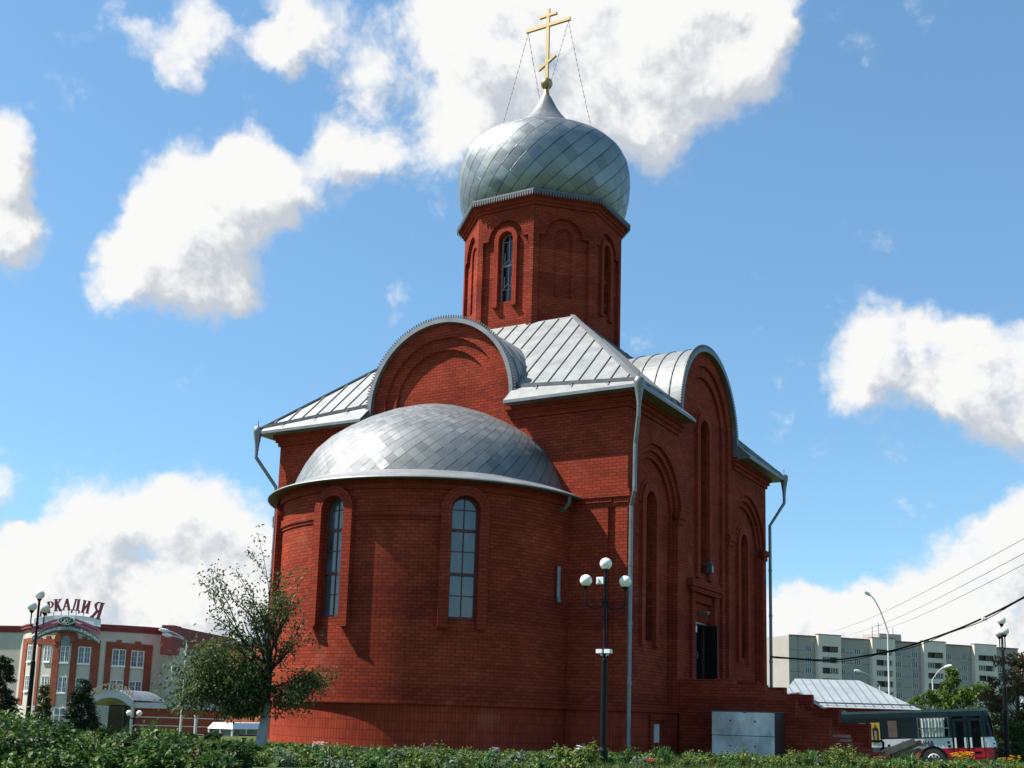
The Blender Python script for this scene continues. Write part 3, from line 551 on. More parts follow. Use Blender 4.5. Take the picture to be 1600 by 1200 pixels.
def roof():
    sl = .925; x0, x1, y0, y1 = -W_-EO, EO, -EO, D_+EO; cx, cy = TX, TY; zt = lambda i: ZE+sl*i
    ins = 4.75    # the slopes run up to the drum, a little inside it
    mb = MB(); seams = []
    sides = [((x0, y0), (1, 0), (0, 1), x1-x0, 1), ((x1, y0), (0, 1), (-1, 0), y1-y0, 1), ((x1, y1), (-1, 0), (0, -1), x1-x0, 1), ((x0, y1), (0, -1), (1, 0), y1-y0, 1)]
    for (o, e, n, Ln, _) in sides:
        c = Ln/2; hv = 2.86
        P = lambda u, i, lift=0: Vector((o[0]+e[0]*u+n[0]*i, o[1]+e[1]*u+n[1]*i, ZE+sl*i+lift))
        out = [(0, 0), (c-hv, 0), (c-hv, EO+.3), (c+hv, EO+.3), (c+hv, 0), (Ln, 0), (Ln-ins, ins), (ins, ins)]
        for t in tessellate_polygon([[Vector((a, b, 0)) for a, b in out]]):
            q = [out[i] for i in t]; ar = (q[1][0]-q[0][0])*(q[2][1]-q[0][1])-(q[2][0]-q[0][0])*(q[1][1]-q[0][1])
            if ar < 0: q = q[::-1]
            mb.poly([P(*a) for a in q])
        # fascia and soffit of the two eave lengths
        for a, b, w0, w1 in ((0, c-hv, 1, 0), (c+hv, Ln, 0, 1)):
            sf = MB(); gu = MB(); dn = Vector((0, 0, -.10))
            sf.poly([P(a, 0)+dn, P(b, 0)+dn, P(b, 0), P(a, 0)])
            sa = a+(EO if w0 else 0); sb = b-(EO if w1 else 0)
            sf.poly([P(a, 0)+dn, P(sa, 0)+dn+Vector((n[0]*EO, n[1]*EO, .02)), P(sb, 0)+dn+Vector((n[0]*EO, n[1]*EO, .02)), P(b, 0)+dn])
            k = b if w0 else a
            sf.poly([P(k, 0)+dn, P(k, EO+.3), P(k, 0)] if w0 else [P(k, 0), P(k, EO+.3), P(k, 0)+dn])
            sf.poly([P(k, 0)+dn, P(k, 0)+dn+Vector((n[0]*EO, n[1]*EO, 0)), P(k, EO)])
            sf.build('eave', M['flash'], church)
            # standing gutter falling to the corner
            A = P(b-.05, .62, .06) if w0 else P(a+.05, .62, .06); B = P(.25, .14, .05) if w0 else P(Ln-.25, .14, .05)
            gu.bar(A, B, .03, .13)
            for t in (.2, .5, .8): m_ = A.lerp(B, t); gu.bar(m_, m_+Vector((-n[0]*.18, -n[1]*.18, -.13)), .04, .02)
            gu.build('roof_gutter', M['dark_metal'], church)
        # standing seams
        nseam = int(Ln/.58)
        for j in range(1, nseam):
            u = Ln*j/nseam; top = min(u, Ln-u, ins)-.06; st = .72
            if abs(u-c) < hv:
                g = abs(u-c); st = (11.4-ZE + math.sqrt(max(0, 2.9*2.9-g*g)))/sl + .05
            elif min(u, Ln-u) < 3.8: st = .16 + .5*min(u, Ln-u)/3.8
            if top-st < .25: continue
            seams.append((P(u, st, .02), P(u, top, .02), .028, .05, (n[0]*-sl, n[1]*-sl, 1)))
    # hip cappings
    for (sx, sy) in ((1, -1), (1, 1), (-1, -1), (-1, 1)):
        a = Vector((x1 if sx > 0 else x0, y0 if sy < 0 else y1, ZE+.03)); b = a + Vector((-sx*ins, -sy*ins, sl*ins)); mb.bar(a, b, .16, .05)
    mb.use(1)
    for q in seams: mb.bar(*q)
    mb.build('roof', [M['roof'], M['seam']], church)
    # barrel roofs over the four round gables
    for (O, eu, n, hl) in (((-6.95, 0, 0), (1, 0, 0), (0, -1, 0), 3.5), ((0, 6.9, 0), (0, 1, 0), (1, 0, 0), 3.5), ((-W_, 6.9, 0), (0, -1, 0), (-1, 0, 0), 3.5), ((-6.95, D_, 0), (-1, 0, 0), (0, 1, 0), 3.5)):
        T = flat(O, eu, n); b = MB(); r = 2.9; k = 40
        pts = [(-r, 10.95)] + [(r*math.cos(a), 11.4+r*math.sin(a)) for a in [PI*(1-i/k) for i in range(k+1)]] + [(r, 10.95)]
        for (p, q) in zip(pts[:-1], pts[1:]): b.poly([T(*p, .16), T(*q, .16), T(*q, -hl), T(*p, -hl)][::-1])
        NB = len(b.f)
        f = MB(); f.band(0, 10.97, 11.4, 2.78, 2.92, .02, .19, T, 40, radial=False); f.build('gable_rim', M['flash'], church, smooth=True)
        te = MB(); nt_ = 92
        for i in range(nt_+1):
            a = PI*(1-i/nt_); c_, s_ = math.cos(a), math.sin(a)
            p0 = (2.9*c_, 11.4+2.9*s_); p1 = (3.03*c_, 11.4+3.03*s_); te.bar(T(*p0, .165), T(*p1, .165), .048, .02, n)
        te.band(0, 11.4, 11.4, 2.9, 2.945, .15, .18, T, 40)
        b.use(1)
        for dd in (-.35, -.95, -1.55, -2.15, -2.75):
            for i in range(24):
                a0, a1 = PI*i/24, PI*(i+1)/24
                b.bar(T(2.92*math.cos(a0), 11.4+2.92*math.sin(a0), dd), T(2.92*math.cos(a1), 11.4+2.92*math.sin(a1), dd), .03, .04, n)
        bar_ = b.build('gable_roof', [M['roof'], M['seam']], church); te.build('lace_trim', M['dark_metal'], bar_)
roof()

def drum():
    ro = 3.165; ap = ro*math.cos(PI/8); hs = ro*math.sin(PI/8); d = MB(); zb = 14.2
    for k in range(8):
        a = PI/4*k; n = (math.cos(a), math.sin(a), 0); T = flat((TX+n[0]*ap, TY+n[1]*ap, 0), (-n[1], n[0], 0), n)
        top = 20.42; out = [(-hs, zb), (hs, zb), (hs, top), (-hs, top)]
        fr = [(-hs+.22, zb+.3), (hs-.22, zb+.3), (hs-.22, 18.86), (.74, 18.86)] + arc(0, 18.86, .74, 0, PI, 18) + [(-hs+.22, 18.86)]
        d.plate(out, [fr], -.13, 0, T)
        if k % 2 == 0:
            op = arched(0, 16.4, 18.86, .31); d.plate(out, [op], -.42, -.13, T)
            s = MB(); s.band(0, 16.25, 18.86, .31, .50, -.15, -.01, T, 18)
            for sg in (-1, 1): s.box(.3 if sg > 0 else -.52, .52 if sg > 0 else -.3, 16.17, 16.25, -.15, .02, lambda a_, b_, c_: T(a_, b_, c_))
            s.build('window_surround', M['soldier'], church)
            window_leaf(0, 16.42, 18.86, .31, -.34, T, M['greyframe'], M['darkglass'], [16.95, 17.9, 18.86], 2, (1,), grille=True)
        else:
            op = arched(0, 16.5, 18.9, .34); d.plate(out, [op], -.2, -.13, T); d.plate(out, [], -.42, -.2, T)
    d.build('drum_wall', M['brick'], church)
    c = MB(); oc = lambda r: [(TX+r*math.cos(PI/8+PI/4*k), TY+r*math.sin(PI/8+PI/4*k)) for k in range(8)]
    for (r, z0, z1) in ((3.24, 20.02, 20.14), (3.32, 20.14, 20.26), (3.40, 20.26, 20.38)): c.prism(oc(r), z0, oc(r), z1)
    c.build('drum_cornice', M['brick_trim'], church)
    e = MB(); e.prism(oc(3.50), 20.38, oc(3.50), 20.44); e.prism(oc(3.5), 20.44, oc(2.9), 20.62); ev = e.build('drum_eave', M['dark_metal'], church)
    l = MB()
    for k in range(8):
        a = Vector((*oc(3.515)[k], 0)); b = Vector((*oc(3.515)[(k+1) % 8], 0)); nn = Vector((math.cos(PI/4*(k+1)), math.sin(PI/4*(k+1)), 0)); m_ = 26
        l.bar(a+Vector((0, 0, 20.47)), b+Vector((0, 0, 20.47)), .02, .07)
        for i in range(m_):
            p = a.lerp(b, (i+.5)/m_); l.bar(p+Vector((0, 0, 20.46)), p+Vector((0, 0, 20.31)), .062, .015, nn); l.bar(p+Vector((0, 0, 20.33)), p+Vector((0, 0, 20.26)), .03, .012, nn)
    l.build('lace_trim', worn('grey_lace', (.13, .135, .14), .55, .3, .2, 5), ev)
    # onion dome
    prof = [(3.0, 20.46), (3.2, 20.78), (3.35, 21.15), (3.44, 21.6), (3.485, 22.2), (3.465, 22.62), (3.38, 23.02), (3.2, 23.38), (2.92, 23.67), (2.52, 23.92), (2.0, 24.12), (1.5, 24.24), (1.1, 24.31)]
    fine = []
    for i in range(len(prof)-1):
        for q in range(3): fine.append((prof[i][0]+(prof[i+1][0]-prof[i][0])*q/3, prof[i][1]+(prof[i+1][1]-prof[i][1])*q/3))
    fine.append(prof[-1]); vv = [0]; sc = 32/(2*PI)*.5
    for i in range(1, len(fine)):
        rm = (fine[i][0]+fine[i-1][0])/2; vv.append(vv[-1]+math.dist(fine[i], fine[i-1])/(rm**.8*3.4**.2)*sc*2)
    o = MB(); o.lathe(fine, (TX, TY), 80, 0, 2*PI, lambda i, t: (t*sc*2, vv[i])); dm = o.build('onion_dome', M['dome'], church, smooth='all')
    t = MB(); t.lathe([(1.6, 24.22), (1.42, 24.40), (1.18, 24.70), (.92, 25.02), (.66, 25.34), (.45, 25.68), (.29, 26.0), (.19, 26.2)], (TX, TY), 32); t.build('dome_neck', M['flash'], dm, smooth=True)
    t = MB(); t.lathe([(.40, 25.72), (.425, 25.70), (.42, 25.74)], (TX, TY), 24); t.lathe([(.20, 26.1), (.13, 26.3), (.10, 26.55)], (TX, TY), 20); t.build('finial_collar', M['gold'], dm, smooth=True)
    t = MB(); t.sphere((TX, TY, 26.8), .245, 24, 14); t.build('ball', M['gold'], dm, smooth='all')
    x = MB(); y = TY; g = .045
    x.box(TX-.07, TX+.07, y-g, y+g, 26.95, 30.2); x.box(TX-1.03, TX+1.03, y-g-.004, y+g+.004, 29.38, 29.52); x.box(TX-.40, TX+.40, y-g-.004, y+g+.004, 29.84, 29.95)
    x.bar((TX-.40, y, 27.50), (TX+.40, y, 27.98), .098, .11); x.build('cross', M['gold'], church)
    for (cxx, fx, fy) in ((-.95, -2.0, -.6), (-.95, -.5, 1.6), (.95, .5, -1.6), (.95, 2.05, .3)):
        ch = MB(); A = Vector((TX+cxx, TY, 29.36)); r_ = math.hypot(fx, fy); B = Vector((TX+fx, TY+fy, 24.1)); n_ = 66
        pts_ = [A.lerp(B, i/n_)-Vector((0, 0, .12*math.sin(PI*i/n_))) for i in range(n_+1)]; ch.tube(pts_, [.017 if i % 3 == 0 else .006 for i in range(n_+1)], 4)
        ch.build('chain', M['black'], church)
drum()

def fittings():
    # rain hoppers and downpipes
    def hopper(x, y, pts):
        h = MB(); h.lathe([(.02, 11.2), (.12, 11.18), (.17, 11.1), (.17, 10.98), (.145, 10.9), (.075, 10.45), (.07, 10.3)], (x, y), 12); h.tube([(x, y, 11.2), (x, y, 11.42)], .015, 5); ho = h.build('rain_hopper', M['pipe'], church, smooth=True)
        p = MB(); p.tube(pts, .065, 10); zz = sorted({round(q[2], 2) for q in pts})
        for i in range(len(pts)-1):
            if abs(pts[i][2]-pts[i+1][2]) > 2:
                n_ = int(abs(pts[i][2]-pts[i+1][2])/1.9)
                for j in range(1, n_+1): q = Vector(pts[i]).lerp(Vector(pts[i+1]), j/(n_+1)); p.tube([q-Vector((0, 0, .05)), q+Vector((0, 0, .05))], .078, 10)
        p.build('downpipe', M['pipe'], ho)
    hopper(.60, -.60, [(.60, -.60, 10.4), (.58, -.58, 10.0), (.42, -.42, 9.2), (.40, -.40, 7.75), (.22, -.22, 7.35), (.21, -.21, .32), (.30, -.30, .15)])
    hopper(-W_-.60, -.60, [(-W_-.60, -.60, 10.4), (-W_-.60, -.60, 10.05), (-W_+.02, -.15, 9.0), (-W_+.10, -.13, 8.2), (-W_+.10, -.13, .3)])
    hopper(.60, D_+.60, [(.60, D_+.60, 10.4), (.60, D_+.60, 10.0), (.13, D_+.13, 9.0), (.13, D_+.13, -.2)])
    # entrance: steel leaf standing ajar in its frame
    f = MB()
    f.box(6.02, 6.10, 2.3, 4.5, -.5, -.38, lambda a, b, c: TE(a, b, c)); f.box(7.90, 7.98, 2.3, 4.5, -.5, -.38, lambda a, b, c: TE(a, b, c)); f.box(6.10, 7.90, 4.42, 4.5, -.5, -.38, lambda a, b, c: TE(a, b, c)); fo = f.build('door_frame', M['pipe'], church)
    bx = lambda name, m, p, *b: (lambda q: (q.box(*b, lambda a, b_, c: TE(a, b_, c)), q.build(name, m, p))[1])(MB())
    leaf = bx('door_leaf', M['door'], fo, 6.10, 6.98, 2.3, 4.42, -.46, -.41); bx('door_handle', M['pipe'], leaf, 6.88, 6.92, 3.2, 3.45, -.41, -.34); bx('kick_plate', M['flash'], leaf, 6.2, 6.86, 2.4, 2.95, -.41, -.395)
    bx('dark_doorway_sheet', M['black'], fo, 6.99, 7.9, 2.3, 4.42, -.60, -.57); op_ = MB(); op_.bar(TE(7.9, 3.36, -.45), TE(7.72, 3.36, .1), .04, 2.1); op_.build('open_leaf', M['door'], fo)  # black sheet beside the leaf stands in for the unlit interior
    v = MB(); v.box(6.14, 6.9, 4.12, 4.36, -.41, -.36, lambda a, b, c: TE(a, b, c)); v.build('door_closer', M['white'], fo)
    a = MB(); a.tube([(-.34, 6.95, 4.76), (.02, 6.95, 4.76)], .045, 8); a.box(-.3, .05, 6.88, 7.02, 4.79, 4.83); a.build('door_lamp', M['pipe'], church)
    n = MB(); n.box(-.2, .12, 6.91, 6.95, 6.53, 6.57); n.box(.0, .2, 6.83, 7.03, 6.2, 6.48); n.prism([(-.03, 6.80), (.23, 6.80), (.23, 7.06), (-.03, 7.06)], 6.48, [(.07, 6.9), (.13, 6.9), (.13, 6.96), (.07, 6.96)], 6.6); n.build('wall_lantern', M['dark_metal'], church)
    n = MB(); n.box(.2, .206, 6.86, 7.0, 6.23, 6.45); n.build('lantern_pane', M['pipe'], church)
    # basement vent with a white board
    b = MB(); b.box(-.38, -.36, 2.2, 3.0, .35, .95); b.build('basement_window', M['darkglass'], church)
    b = MB(); b.box(-.2, -.15, 2.62, 3.0, .25, .93); b.build('white_board', M['white'], church)
    # porch: two stepped cheek walls with a flight of steps between them
    p = MB(); c = MB(); gzp = -1.4
    for (y0, y1, tops) in ((4.3, 4.7, ((-.0, 1.82, 2.40), (1.82, 2.86, 2.24), (2.86, 3.81, 1.77), (3.81, 4.85, 1.27))), (9.5, 9.9, ((0, .95, 2.55), (.95, 1.94, 2.33), (1.94, 2.9, 2.09), (2.9, 3.86, 1.62), (3.86, 4.88, 1.13)))):
        out = [(0.01, gzp), (tops[-1][1], gzp)]
        for (a, b_, z) in tops[::-1]: out += [(b_, z), (a if a > 0 else .01, z)]
        p.plate(out, [], -.4, 0, lambda u, v, d, y0=y0: Vector((u, y0-d, v)))
        p.plate(out[::-1], [], 0, .001, lambda u, v, d, y1=y1: Vector((u, y1+d, v)), sides=False)
    for k in range(14): p.box(.03, 1.86+.3*k*.95, 4.7, 9.5, gzp, 2.2-.17*k) if 2.2-.17*k > -.9 else None
    p.build('porch', M['brick'], church)
fittings()
#@@OBJECTS
# ------------------------------------------------------------------ metal cover beside the porch
def cover():
    t = empty('metal_cabinet', (2.75, 3.0, 0), 0, 'grey sheet metal box with two bolted panels against the porch wall', 'cabinet')
    x0, x1, yf, yb, z0, z1 = 1.54, 3.50, 3.15, 4.26, -.15, 1.37
    b = MB(); b.box(x0+.01, x1-.01, yf+.02, yb, z0, z1-.01); b.build('body', worn('dark_brown_steel', (.07, .045, .04), .6, .1, .3, 2), t)
    l = MB(); l.box(x0-.01, x1+.03, yf-.02, yb, z1, z1+.025); l.box(2.55, 2.63, yf-.035, yf+.02, z1-.03, z1+.03); l.build('lid', M['dark_metal'], t)
    for (a, c) in ((.66, z1-.01), (z0, .64)):
        p = MB(); p.box(x0, x1, yf-.012, yf+.02, a, c); po = p.build('panel', M['steel'], t)
        for fx in (.3, .7):
            q = MB(); zc = a+(c-a)*.62; xx = x0+(x1-x0)*fx; q.tube([(xx, yf-.012, zc), (xx, yf-.045, zc)], .022, 8); q.build('bolt', M['black'], po)
cover()

# ------------------------------------------------------------------ bus
def bus():
    D = 50.; O = at(1556, 1137, D); tilt = .028
    ex = (RT*math.cos(tilt) + UP*math.sin(tilt)).normalized(); ex = (Matrix.Rotation(R(-14), 3, 'Z') @ ex).normalized()
    ey = Vector((0, 0, 1)).cross(ex).normalized(); ez = ex.cross(ey).normalized()
    m = Matrix((ex, ey, ez)).transposed().to_4x4(); m.translation = O - ez*1.80
    t = empty('bus', label='green, white and red single decker bus parked behind the porch steps', cat='bus', mtx=m)
    T = lambda x, y, z: m @ Vector((x, y, z))
    k = 1/35.5; zz = lambda py: (1137-py)*k + 1.80 ; xx = lambda px: (px-1556)*k*.955
    L, Wd = 12.2, 2.45
    def ring(x0, x1, ins, rf=.45, rr=.25):
        y0, y1 = ins, Wd-ins; P = []
        for (cx, cy, a0, r) in ((x1-rf, y0+rf, -90, rf), (x1-rf, y1-rf, 0, rf), (x0+rr, y1-rr, 90, rr), (x0+rr, y0+rr, 180, rr)):
            for i in range(6): a = R(a0+90*i/5); P.append((cx+r*math.cos(a), cy+r*math.sin(a)))
        return P
    class B(MB):
        def build(s, *a, **kw): s.v = [tuple(T(*p)) for p in s.v]; return MB.build(s, *a, **kw)
    red = worn('red_bus_paint', (.50, .014, .035), .3, 0, .15, 2.); wht = worn('white_bus_paint', (.80, .80, .80), .32, 0, .1, 2.); grn = worn('dark_green_bus_paint', (.010, .024, .025), .45, 0, .2, 2., 0, .25)
    drk = mat('bus_window_glass', (.005, .008, .009), .06, 0, .22)
    zr, zw, zg, zt = zz(1167), zz(1151), zz(1118), zz(1107.5)
    wx, wr = xx(1456), .49
    b = B(); out = ring(-L, 0, .0)
    b.prism(ring(-L, .02, 0), .42, ring(-L, .05, 0), zr)
    bo = b.build('lower_body', red, t)
    b = B(); b.prism(ring(-L, .05, 0), zr+.002, ring(-L, -.02, 0), zw); b.build('waist_panel', wht, t)
    b = B(); b.prism(ring(-L, -.03, .03), zw+.002, ring(-L, -.16, .06), zg); b.build('window_band', drk, t)
    b = B(); b.prism(ring(-L, -.13, .02), zg+.002, ring(-L, -.2, .04), zt-.08); b.prism(ring(-L, -.2, .04), zt-.078, ring(-L+.1, -.34, .22), zt+.03); b.prism(ring(-9., -6.2, .6), zt+.03, ring(-8.9, -6.3, .7), zt+.12); b.build('roof', grn, t)
    ws = B(); P0 = [(-.02, .22), (.07, .6), (.09, 1.22), (.07, 1.85), (-.02, 2.23)]; 
    for (a, c) in zip(P0[:-1], P0[1:]): ws.poly([(a[0]+.0, a[1], zw-.18), (c[0], c[1], zw-.18), (c[0]-.16, c[1], zg+.02), (a[0]-.16, a[1], zg+.02)])
    ws.build('windscreen', M['darkglass'], t)
    # pillars, posters, curtains, doors on the near side (y = 0)
    def panel(name, x0, x1, z0, z1, mt, y=-.008, parent=t, y2=.02):
        q = B(); q.box(x0, x1, y, y2, z0, z1); return q.build(name, mt, parent)
    for px in (1323, 1376, 1432, 1486, 1510, 1536): panel('pillar', xx(px)-.09, xx(px)+.09, zw, zg, grn, -.004, y2=.06)
    pv = panel('side_window', xx(1388), xx(1402), zw+.08, zg-.12, worn('brown_blind', (.16, .12, .095), .8), .0, y2=.05)
    fr = panel('side_window', xx(1434.5), xx(1483.5), zw+.02, zg-.02, M['pipe'], -.006, y2=.03)
    gl = panel('pane', xx(1436), xx(1482), zw+.05, zz(1136), drk, -.012, fr); panel('pane', xx(1436), xx(1482), zz(1134.5), zg-.05, drk, -.012, fr)
    cur = worn('pale_curtain', (.50, .54, .48), .85, 0, .1, 8); c = B(); n = 60
    for i in range(n):
        a0, a1 = i/n, (i+1)/n; xa, xb = xx(1439)+(xx(1476)-xx(1439))*a0, xx(1439)+(xx(1476)-xx(1439))*a1; w = lambda a: -.045+.022*math.sin(a*47)+.01*math.sin(a*113)
        c.poly([(xa, w(a0), zw+.06), (xb, w(a1), zw+.06), (xb+.03*a1, w(a1), zg-.06), (xa+.03*a0, w(a0), zg-.06)])
    c.build('curtain', cur, fr, smooth='all'); panel('window_rail', xx(1434.5), xx(1483.5), zz(1136.4), zz(1134.6), M['pipe'], -.085, fr, -.07)
    for (a, c_) in ((1489, 1510), (1513, 1536)):
        d = panel('door', xx(a), xx(c_), zr, zg-.1, grn, -.012, y2=.05); panel('door_skirt', xx(a), xx(c_), .55, zr-.002, red, -.012, d)
        panel('door_glass', xx(a)+.13, xx(c_)-.13, zr+.06, zg-.2, drk, -.022, d); panel('door_glass', xx(a)+.15, xx(c_)-.15, .72, zr-.16, drk, -.022, d)
        for e in (xx(a)+.04, xx(c_)-.12): panel('door_bar', e, e+.08, zr, zw, wht, -.03, d)
        panel('door_frame', xx(a)-.05, xx(a)-.0, .5, zg-.1, M['black'], -.016, d)
    yel = worn('yellow_poster_ground', (.62, .42, .06), .6, 0, .12, 6)
    for (a, c_, z0, z1) in ((1337, 1351.5, zz(1157), zz(1125)), (1360, 1374.5, zz(1157), zz(1124.5))):
        p = panel('poster', xx(a), xx(c_), z0, z1, yel, -.016)
        xm = (xx(a)+xx(c_))/2; h = z1-z0; hw = (xx(c_)-xx(a))/2
        f = B(); TT = lambda u, v, d: (xm+u, -.017-d, z0+v)
        f.plate([(-.11, .03), (.11, .03), (.13, h*.55), (.12, h*.72), (.05, h*.78), (-.05, h*.78), (-.12, h*.72), (-.13, h*.55)], [], 0, .003, TT); f.build('robed_figure', worn('dark_robe', (.03, .014, .018), .7), p)
        f = B(); f.plate([(-.05, .03), (.05, .03), (.05, h*.6), (-.05, h*.6)], [], 0, .006, TT); f.build('robe_front', worn('grey_robe', (.34, .28, .2), .7), p)
        f = B(); f.plate([(.05*math.cos(q*PI/5), h*.85+.065*math.sin(q*PI/5)) for q in range(10)], [], 0, .005, TT); f.build('face', worn('brown_face', (.25, .10, .05), .7), p)
    f = B(); add_text(f, 'СВѦТЫНѦ', .30, lambda x, y, z: (x*.93+xx(1432.5), -.012-z, zr+.12+y), .006, .008); f.build('lettering', worn('maroon_lettering', (.07, .02, .03), .5), t)
    for (px, pz) in ((1481, 1158), (1482, 1164), (1387, 1161)): panel('marker_lamp', xx(px)-.05, xx(px)+.05, zz(pz)-.05, zz(pz)+.05, M['black'], -.02)
    # wheels
    for x in (wx, wx-5.6):
        for y, s in ((-.0, 1), (Wd, -1)):
            cz = .47
            q = B(); q.tube([(x, y-s*.016, cz), (x, y+s*.1, cz)], .60, 28); q.build('wheel_arch', M['black'], t)
            w_ = B(); w_.tube([(x, y-s*.03, cz), (x, y+s*.25, cz)], .475, 28); wo = w_.build('tyre', worn('tyre_rubber', (.06, .055, .05), .85, 0, .3, 5), t)
            h = B(); h.tube([(x, y-s*.028, cz), (x, y-s*.055, cz)], [.27, .25], 24); h.build('rim', M['white'], wo)
            g = B(); g.tube([(x, y-s*.05, cz), (x, y-s*.075, cz)], .10, 12)
            for i in range(8): a = 2*PI*i/8; g.tube([(x+.185*math.cos(a), y-s*.05, cz+.185*math.sin(a)), (x+.185*math.cos(a), y-s*.062, cz+.185*math.sin(a))], .045, 8)
            g.build('hub', M['black'], wo)
    b = B(); b.prism(ring(-.5, .12, .1, .2, .1), .38, ring(-.5, .12, .1, .2, .1), .62); b.build('bumper', M['dark_metal'], t)
    q = B(); q.sphere((.05, .35, zr+.12), .09, 12, 8); q.build('headlight', M['glass'], t)
    q = B(); q.tube([(-.1, .0, zg-.1), (.2, -.22, zg-.15), (.2, -.25, zg-.35)], .02, 6); q.box(.14, .26, -.32, -.2, zw+.15, zg-.32); q.build('wing_mirror', M['black'], t)
bus()

# ------------------------------------------------------------------ timber and bits beside the bus
def timber_heap():
    wd = worn('weathered_plank', (.50, .33, .20), .85, 0, .35, 2.5, .2, .2, .3); D = 41
    wds = [wd, worn('dark_weathered_plank', (.26, .16, .095), .85, 0, .35, 2.5, .2, .2, .3), worn('brown_plank', (.42, .25, .13), .85, 0, .35, 2.5, .2, .2, .3)]
    spec = [((1377, 1178), (1428, 1158.5), .21, 'upper thick grey plank of the heap leaning up towards the bus door'), ((1392, 1180), (1438, 1160), .17, 'long grey beam propped against the plank heap with its end by the bus lettering'), ((1398, 1184.5), (1426, 1174), .15, 'short brown plank under the propped beams'), ((1358, 1171), (1396, 1169.5), .12, 'flat plank lying across the left end of the heap'), ((1415, 1180), (1437, 1171.5), .16, 'stub of pale plank beside the bus wheel')]
    for i, (a, b, w_, lab) in enumerate(spec):
        A = at(*a, D+i*.22); Bp = at(*b, D+.5+i*.22); o = empty('plank', tuple(A), 0, lab, 'plank', 'planks stacked by the bus')
        m = MB(); m.bar(A, Bp, .12, w_); m.build('board', wds[i % 3], o)
        e = MB(); d = (Bp-A).normalized(); e.bar(Bp, Bp+d*.015, .115, w_-.01); e.build('sawn_end', worn('sawn_wood', (.42, .32, .2), .8), o)
    # low trestle under the planks
    t = empty('trestle', tuple(gp(1368, 40.5)), 0, 'small pale wooden trestle holding the plank heap', 'trestle')
    m = MB(); m.bar(at(1350, 1173, 40.5), at(1385, 1174, 40.5), .25, .04); m.build('top_board', worn('pale_wood', (.32, .26, .15), .8), t)
    for (a, b) in (((1354, 1173), (1347, 1184)), ((1371, 1174), (1380, 1192)), ((1366, 1174), (1358, 1190)), ((1382, 1174), (1378, 1190))):
        l = MB(); l.bar(at(*a, 40.5), at(*b, 40.5), .05, .05); l.build('leg', worn('pale_wood', (.32, .26, .15), .8), t)
    # pallet leaning on the porch
    p = empty('pallet', tuple(gp(1325, 38)), 0, 'brown slatted pallet leaning on the porch end wall', 'pallet')
    pw = worn('brown_slat', (.36, .19, .13), .8, 0, .3, 4)
    for i in range(5):
        m = MB(); y = 1150+i*6.6; m.bar(at(1297, y, 37.2), at(1329+i*1.2, y+.6, 37.4), .04, .085); m.build('slat', pw, p)
    for px in (1300, 1325):
        m = MB(); m.bar(at(px, 1148, 37.5), at(px, 1186, 37.5), .06, .06); m.build('stringer', pw, p)
    # little seat frame
    c = empty('bent_metal_rail', tuple(at(1368, 1170, 42)), 0, 'dark bent metal frame resting on the left end of the plank heap', 'frame')
    m = MB(); m.tube([at(1357, 1171, 41.8), at(1358, 1158, 41.8), at(1378, 1158, 41.8), at(1380, 1160, 41.8), at(1380, 1169, 41.8), at(1376, 1171, 41.8)], .045, 8); m.build('tube_frame', M['black'], c)
timber_heap()

